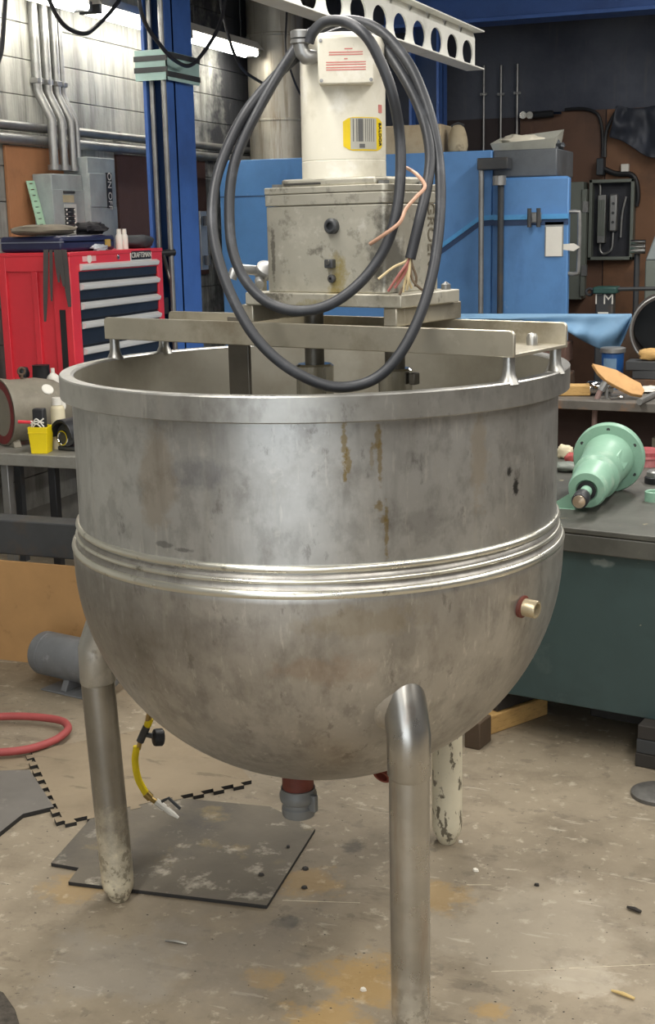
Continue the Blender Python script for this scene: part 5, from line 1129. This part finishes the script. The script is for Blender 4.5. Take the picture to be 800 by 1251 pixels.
# pad with name patch on the side, foot lug on the other
pd_ = (ux*.75 + uz*.35).normalized() if (ux.dot(RGT) > 0) else (-ux*.75 + uz*.35).normalized()
md = pd_.cross(axr)
MB().box((-.032, -.055, 0), (.032, .055, .012)).xf(frame(Fc + axr*.07*SC + pd_*.086, md, axr)).build('name_pad', m_gr, rd_, world=True, bevel=.006)
lg_ = -pd_; lg_ = Vector((lg_.x, lg_.y, 0)).normalized()
A_ = Fc + axr*.20*SC; A_.z = zgt
P0 = A_ + lg_*.05
MB().box((-.03, 0, 0), (.03, .085, .03)).xf(frame(P0 + Vector((0, 0, .001)), Vector((-lg_.y, lg_.x, 0)), lg_)).build('foot_lug', m_gr, rd_, world=True, bevel=.003)
for s_ in (-1, 1):
    MB().prism([(0, 0), (.085, 0), (.085, .012), (.0, .07)], .008, frame(P0 + Vector((-lg_.y, lg_.x, 0))*(s_*.026 - .004), lg_, (0, 0, 1))).build('lug_rib', m_gr, rd_, world=True)
# small things on the green bench
def on_bench(x, y): return PZ(x, y, zgt)
p = on_bench(792, 612)
t = thing('green_cup', 'small green ring cap lying on the green bench corner', 'cap', p + RGT*.02)
MB().lathe([(.03, .002), (.034, 0), (.034, .035), (.030, .038), (.026, .035), (.026, .006), (0, .006)], 24).build('ring_body', m_gr, t)
p = on_bench(800, 592)
t = thing('black_puck', 'round black and grey cap lying on the green bench beside the reducer', 'cap', p + FWD*.03 + RGT*.01)
MB().lathe([(0, 0), (.042, 0), (.044, .004), (.044, .024), (.04, .027), (0, .027)], 28).build('puck_base', m_black, t)
MB().lathe([(0, .027), (.036, .027), (.036, .045), (.03, .052), (0, .054)], 28).build('puck_top', m_galv, t)
p = on_bench(797, 574)
t = thing('red_tin', 'dusty red metal tin standing on the green bench behind the reducer', 'tin', p + FWD*.10)
MB().lathe([(0, 0), (.05, 0), (.05, .03), (.053, .032), (.053, .04), (.05, .042), (.05, .06), (.04, .074), (0, .076)], 28).build('tin_body', M('dusty red', srgb(150, 62, 66), .6, dirt=[(srgb(200, 160, 158), 5, .5, .7, .6)]), t)
for i, (x, y, sx, sy, sz, mt, lb) in enumerate([(690, 560, .035, .03, .03, m_cream, 'pale lump of rag on the bench beside the kettle wall'), (692, 576, .05, .04, .02, m_gg, 'flat grey green casting on the bench beside the kettle wall'), (699, 566, .03, .03, .022, m_hose, 'pink red cloth scrap on the bench behind the reducer lug')]):
    p = on_bench(x, y)
    lump(['rag_lump', 'casting_scrap', 'cloth_scrap'][i], p.x, p.y, zgt + .001, sx, sy, sz, mt, lb, ['rag', 'scrap', 'cloth'][i], seed=30 + i, amp=.3)

# ------------------------------------------------------------------ rear table with odds and ends
zr = .93
r0, r1 = PZ(690, 489, zr), PZ(800, 495, zr)
ra = math.atan2(r1.y - r0.y, r1.x - r0.x)*.5 + ga*.0
rdir = Vector((math.cos(ra), math.sin(ra), 0)); rin = Vector((-rdir.y, rdir.x, 0))
rt = thing('rear_table', 'rusty steel table behind the green bench covered in parts', 'table', (r0.x, r0.y, 0), ra)
m_rt = M('dirty table steel', srgb(104, 100, 94), .6, .3, dirt=[(srgb(150, 104, 66), 4, .55, .66, .7), (srgb(56, 52, 48), 5, .48, .68, .7)])
MB().box((-.6, 0, zr - .045), (2.0, .5, zr)).build('table_top', m_rt, rt, bevel=.003)
for xx in (-.55, 1.9):
    for yy in (.04, .42): MB().box((xx, yy, 0), (xx + .05, yy + .05, zr - .045)).build('leg', m_rust, rt)
MB().box((-.5, .3, .21), (.41, .32, zr - .06)).build('modesty_panel', M('dark brown panel', srgb(58, 40, 36), .7), rt)
MB().box((.42, .12, .21), (1.4, .45, .74)).build('drawer_unit', M('grey brown box', srgb(112, 104, 90), .7, dirt=[(srgb(60, 54, 46), 4, .5, .7, .6)]), rt)
MB().box((-.55, .05, .18), (1.95, .45, .2)).build('lower_shelf', m_rt, rt)
def rp(x, y, z=zr, b=0.): return PZ(x, y, z)
# bark edged board
wbp = [(722, 447), (731, 449), (752, 455), (771, 466), (781, 471), (786, 480), (783, 486), (770, 484), (752, 475), (738, 467), (729, 458)]
pts = [PD(x, y, 6.62 + (785 - x)*.002) for x, y in wbp]
c = sum(pts, Vector())/len(pts); xv = (pts[6] - pts[0]).normalized(); yv = Vector((0, 0, 1)).cross(xv); yv = (yv*.8 + Vector((0, 0, .6))); yv = (yv - xv*yv.dot(xv)).normalized(); nv = xv.cross(yv)
loc2 = []
for x, y in wbp:
    d = ray(x, y); t_ = (c - O).dot(nv)/d.dot(nv); q = O + d*t_ - c; loc2.append((q.dot(xv), q.dot(yv)))
wbd = MB().prism(loc2, .022, frame(c, xv, yv, nv)).build('wood_slab', M('split wood', srgb(196, 152, 98), .7, vary=.1, dirt=[(srgb(150, 104, 60), 10, .5, .7, .6)]), None, bevel=.003)
tag(wbd, 'pale split board leaning over parts on the rusty table', 'board')
p = rp(702, 485); o = MB().box((-.09, 0, 0), (.075, .09, .055)).build('wood_offcut', m_wood, None, bevel=.006); o.location = p + Vector((0, .03, .001)); o.rotation_euler = (0, 0, ra + .3); tag(o, 'pale wooden offcut lying on the rusty table by the kettle', 'offcut')
p = rp(725, 484); t = thing('steel_tube', 'short bright steel tube lying on the rusty table', 'tube', p + rin*.03)
MB().lathe([(.018, 0), (.034, 0), (.036, .006), (.036, .05), (.033, .055), (.033, .13), (.018, .13), (.018, 0)], 24, axis_m(p + Vector((-.035, .02, .038)), (.85, .5, 0))).build('tube_body', m_chrome, t, world=True)
hg = thing('air_gun', 'brown rubber hose with a steel gun hanging over the rusty table edge', 'hose', rp(728, 512))
Dg = (rp(735, 486) - O).dot(FWD) - .03
MB().tube(spline([PD(726, 540, Dg), PD(726, 515, Dg), PD(728, 492, Dg), PD(732, 480, Dg), PD(739, 470, Dg)], 6), .014, 10).build('hose', M('brown rubber', srgb(142, 118, 112), .6), hg, world=True)
MB().tube([PD(734, 477, Dg), PD(739, 469, Dg), PD(742, 464, Dg)], .020, 10).build('gun_body', m_galv, hg, world=True)
MB().tube([PD(741, 470, Dg), PD(741, 488, Dg)], .010, 8).build('trigger', m_galv, hg, world=True)
t = thing('spanner', 'small bright steel spanner lying on the rusty table', 'spanner', rp(752, 485))
MB().tube([rp(745, 486, zr + .012), rp(757, 485, zr + .012)], .008, 8).build('spanner_shank', m_chrome, t, world=True)
MB().lathe([(.012 + .005*math.cos(k), .006*math.sin(k)) for k in [i*math.pi/3 for i in range(6)]], 14, Matrix.Translation(rp(758.5, 485, zr + .012)), closed=True).build('spanner_eye', m_chrome, t, world=True)
t = thing('steel_rod_tool', 'grey rod with white tip lying over the rusty table edge', 'rod', rp(790, 486))
MB().tube([rp(781, 491, zr + .016), rp(797, 483, zr + .016), rp(808, 478, zr + .016)], .016, 10).build('rod_body', m_galv, t, world=True)
lump('white_paper_lump', rp(796, 481).x, rp(796, 481).y + .05, zr + .001, .08, .05, .016, m_white, 'crumpled white paper lying on the rusty table', 'paper', seed=41, amp=.4)
# pile of dark steel parts and wood at the right
q = rp(792, 474) - FWD*.02
for k, (h0, h1, mm, lb, dx_) in enumerate([(.001, .055, m_rust, 'lowest rusty bar of the steel pile on the rear table', .0), (.056, .10, m_dark, 'middle dark bar of the steel pile on the rear table', .02), (.101, .15, m_dark, 'top dark bar of the steel pile on the rear table', -.02)]):
    o = MB().box((-.10 + dx_, -.06, h0), (.4 + dx_, .08, h1)).build('steel_bar', mm, None, bevel=.004); o.location = (q.x, q.y, zr); o.rotation_euler = (0, 0, ra - .1 + .08*k); tag(o, lb, 'bar', 'steel bars piled on the rear table')
lump('wood_chunk', q.x + .0, q.y, zr + .152, .065, .04, .032, m_wood, 'rough pale wood chunk on top of the steel bars', 'wood', seed=44, amp=.25)
# rusty castings left of it
q = rp(703, 480) + FWD*.55
rb = thing('rusty_machine_head', 'rusty brown machine casting with slots behind the rusty table', 'casting', (q.x, q.y, 0))
MB().box((-.28, 0, 0), (.06, .22, .97)).build('casting_base', m_rust, rb, bevel=.01)
MB().box((-.28, -.03, .97), (.03, .2, 1.03)).build('casting_step', m_rust, rb, bevel=.008)
MB().box((-.10, -.02, 1.03), (.05, .2, 1.145)).build('casting_block', M('brown oxide block', srgb(100, 74, 64), .75, vary=.15), rb, bevel=.008)
for zz in (.84, .93): MB().box((-.09, -.014, zz - .05), (.04, 0, zz + .02)).build('slot', m_dark, rb, bevel=.004)
# blue bucket with lid
q = PD(748, 455, 7.2); bz0 = zr
bu = thing('blue_bucket', 'blue bucket with metal rim and grey label under the hanging tarp', 'bucket', (q.x, q.y, .85))
rb_ = 13.5/F_PX*7.2
zt3, zb3 = PD(748, 431, 7.2).z - .85, 0
MB().lathe([(0, 0), (rb_*.9, 0), (rb_, zt3), (0, zt3)], 32).build('bucket_body', M('blue tin', srgb(30, 78, 138), .4), bu)
MB().lathe([(rb_*1.02, zt3), (rb_*1.14, zt3 + .004), (rb_*1.14, zt3 + .026), (rb_*1.02, zt3 + .03), (0, zt3 + .03)], 32).build('bucket_rim', m_galv, bu)
a_l = math.atan2(-q.y, -q.x)
MB().lathe([(rb_*.93, zt3*.25), (rb_*1.0, zt3*.9)], 12, a0=a_l - .95, a1=a_l + .35).build('label', M('grey blue label', srgb(110, 140, 168), .6), bu)
bs_ = thing('bucket_crate', 'dark rusty crate carrying the blue bucket behind the table', 'crate', (q.x, q.y, 0))
MB().box((-.14, -.09, 0), (.10, .09, .849)).build('crate_body', m_rust, bs_, bevel=.006)
MB().box((-.14, -.1, .4), (.10, -.09, .46)).build('crate_rail', m_rust, bs_)
# rusty sheet behind
p = PD(772, 440, 8.1); o = MB().box((-.10, 0, 0), (.22, .03, PD(772, 390, 8.1).z)).build('rusty_plate', m_rust, None); o.location = (p.x - .03, p.y, 0); o.rotation_euler = (0, 0, YAW*.6); tag(o, 'upright rusty steel plate behind the blue bucket', 'plate')
# blue tarp over a rack
tb = M('blue cloth tarp', srgb(112, 150, 182), .65, vary=.06, dirt=[(srgb(80, 112, 146), 4, .5, .7, .4)])
Dt = 7.6
g_ = []
TB = [(540, 390), (600, 393), (660, 398), (692, 404), (705, 413), (720, 421), (735, 428), (756, 428), (764, 410), (772, 388)]
def tarp_bottom(x):
    for (xa, ya), (xb, yb5) in zip(TB, TB[1:]):
        if xa <= x <= xb: return ya + (yb5 - ya)*(x - xa)/(xb - xa)
    return 388
for i in range(10):
    v_ = i/9; row = []
    for j in range(33):
        u_ = j/32; x = 555 + 217*u_**.7
        y = 383.5 + (tarp_bottom(x) - 383.5)*v_
        fold = .035*math.sin(v_*7 + u_*9) + .03*math.sin((u_ - .95)*26 + v_*3)*(u_ > .55) + .02*math.sin(u_*45 + v_*4)*v_
        row.append(PD(x, y, Dt - .03*v_ + fold*v_))
    g_.append(row)
back_row = [p + FWD*.09 - Vector((0, 0, .06)) for p in g_[0]]
mid_row = [p + FWD*.07 - Vector((0, 0, .004)) for p in g_[0]]
sheet('blue_tarp', [back_row, mid_row] + g_, tb, 'light blue cloth tarp draped over a rack before the blue machine', 'tarp', th=.006)
p0, p1 = PD(560, 386, Dt), PD(770, 386, Dt)
rk = thing('tarp_rack', 'dark steel rack under the light blue tarp', 'rack', ((p0.x+p1.x)/2, (p0.y+p1.y)/2, 0), YAW)
zr_ = min(p0.z, p1.z) - .03
wr_ = (p1 - p0).length/2
MB().box((-wr_ + .03, .02, zr_ - .04), (wr_ - .03, .06, zr_ + .015)).build('rack_top', m_dark, rk)
for sx in (-1, 1):
    for yy in (.09,): MB().box((sx*(wr_ - .1) - .025, yy - .07, 0), (sx*(wr_ - .1) + .025, yy + .05, zr_ - .04)).build('leg', m_dark, rk)
# big drum lying open end forward
Dd = 7.3; p = PD(815, 404, Dd); Rd = 43.5/F_PX*Dd
axd = (-FWD*.97 - RGT*.22 + Vector((0, 0, .02))).normalized()
dm = thing('steel_drum', 'large open ended steel pipe lying on the table with its mouth forward', 'pipe', (p.x, p.y, p.z - Rd))
MB().lathe([(Rd, .0), (Rd, -.02), (Rd - .006, -.6), (Rd - .02, -.6), (Rd - .016, -.02), (Rd - .014, .0)], 48, axis_m(p, axd), closed=True).build('drum_wall', M('dark pipe steel', srgb(70, 64, 60), .6, .3, vary=.2, dirt=[(srgb(110, 80, 60), 4, .5, .7, .5)]), dm, world=True)
MB().lathe([(Rd + .006*math.cos(k), .006*math.sin(k)) for k in [i*math.pi/4 for i in range(8)]], 48, axis_m(p, axd), closed=True).build('drum_rim', m_galv, dm, world=True)
MB().lathe([(0, -.59), (Rd - .02, -.59), (Rd - .02, -.6), (0, -.6)], 40, axis_m(p, axd)).build('drum_end', m_dark, dm, world=True)
zc_ = p.z - Rd
cr = thing('pipe_cradle', 'rusty steel cradle stand carrying the large open pipe', 'stand', (p.x, p.y, 0), YAW)
MB().box((-.06, .1, 0), (.3, .5, zc_ - .062)).build('cradle_body', m_rust, cr, bevel=.006)
MB().box((-.08, .08, zc_ - .06), (.34, .52, zc_ - .004)).build('cradle_top', m_rust, cr)

# ------------------------------------------------------------------ overhead loose wires
m_wire = M('black wire', srgb(36, 36, 40), .5)
def wire(pts, r, lb, D):
    P_ = [PX(x, y, D) for x, y in pts]
    if pts[0][1] < 0: P_ = [Vector((P_[0].x, P_[0].y, 4.99)), Vector((P_[0].x, P_[0].y, P_[0].z + .4))] + P_
    if pts[-1][1] < 0: P_ += [Vector((P_[-1].x, P_[-1].y, P_[-1].z + .4)), Vector((P_[-1].x, P_[-1].y, 4.99))]
    if lb.startswith('black wire drooping'): P_.append(PX(326, 104, -3.98))
    tag(MB().tube(spline(P_, 8), r, 8).build('overhead_wire', m_wire), lb, 'wire')
wire([(6, -25), (5, 20), (2, 60), (-3, 78)], .012, 'black wire hanging down in front of the pale block wall', -3.9)
wire([(54, -14), (58, -5), (70, 20), (84, 35), (103, 41), (118, 32), (140, 8), (146, -12)], .013, 'black wire sagging across the block wall beside the conduits', -4.05)
wire([(168, -20), (176, 25), (198, 58), (214, 74), (232, 80), (250, 62), (268, 30), (275, -10)], .012, 'black wire looping around the wrapped blue column', -3.70)
wire([(268, -15), (273, 20), (284, 60), (297, 85), (316, 99)], .011, 'black wire drooping beside the round duct', -3.86)
wire([(352, -60), (350, 20), (349, 60), (358, 95), (370, 122)], .008, 'thin black wire hanging before the round duct', -3.75)
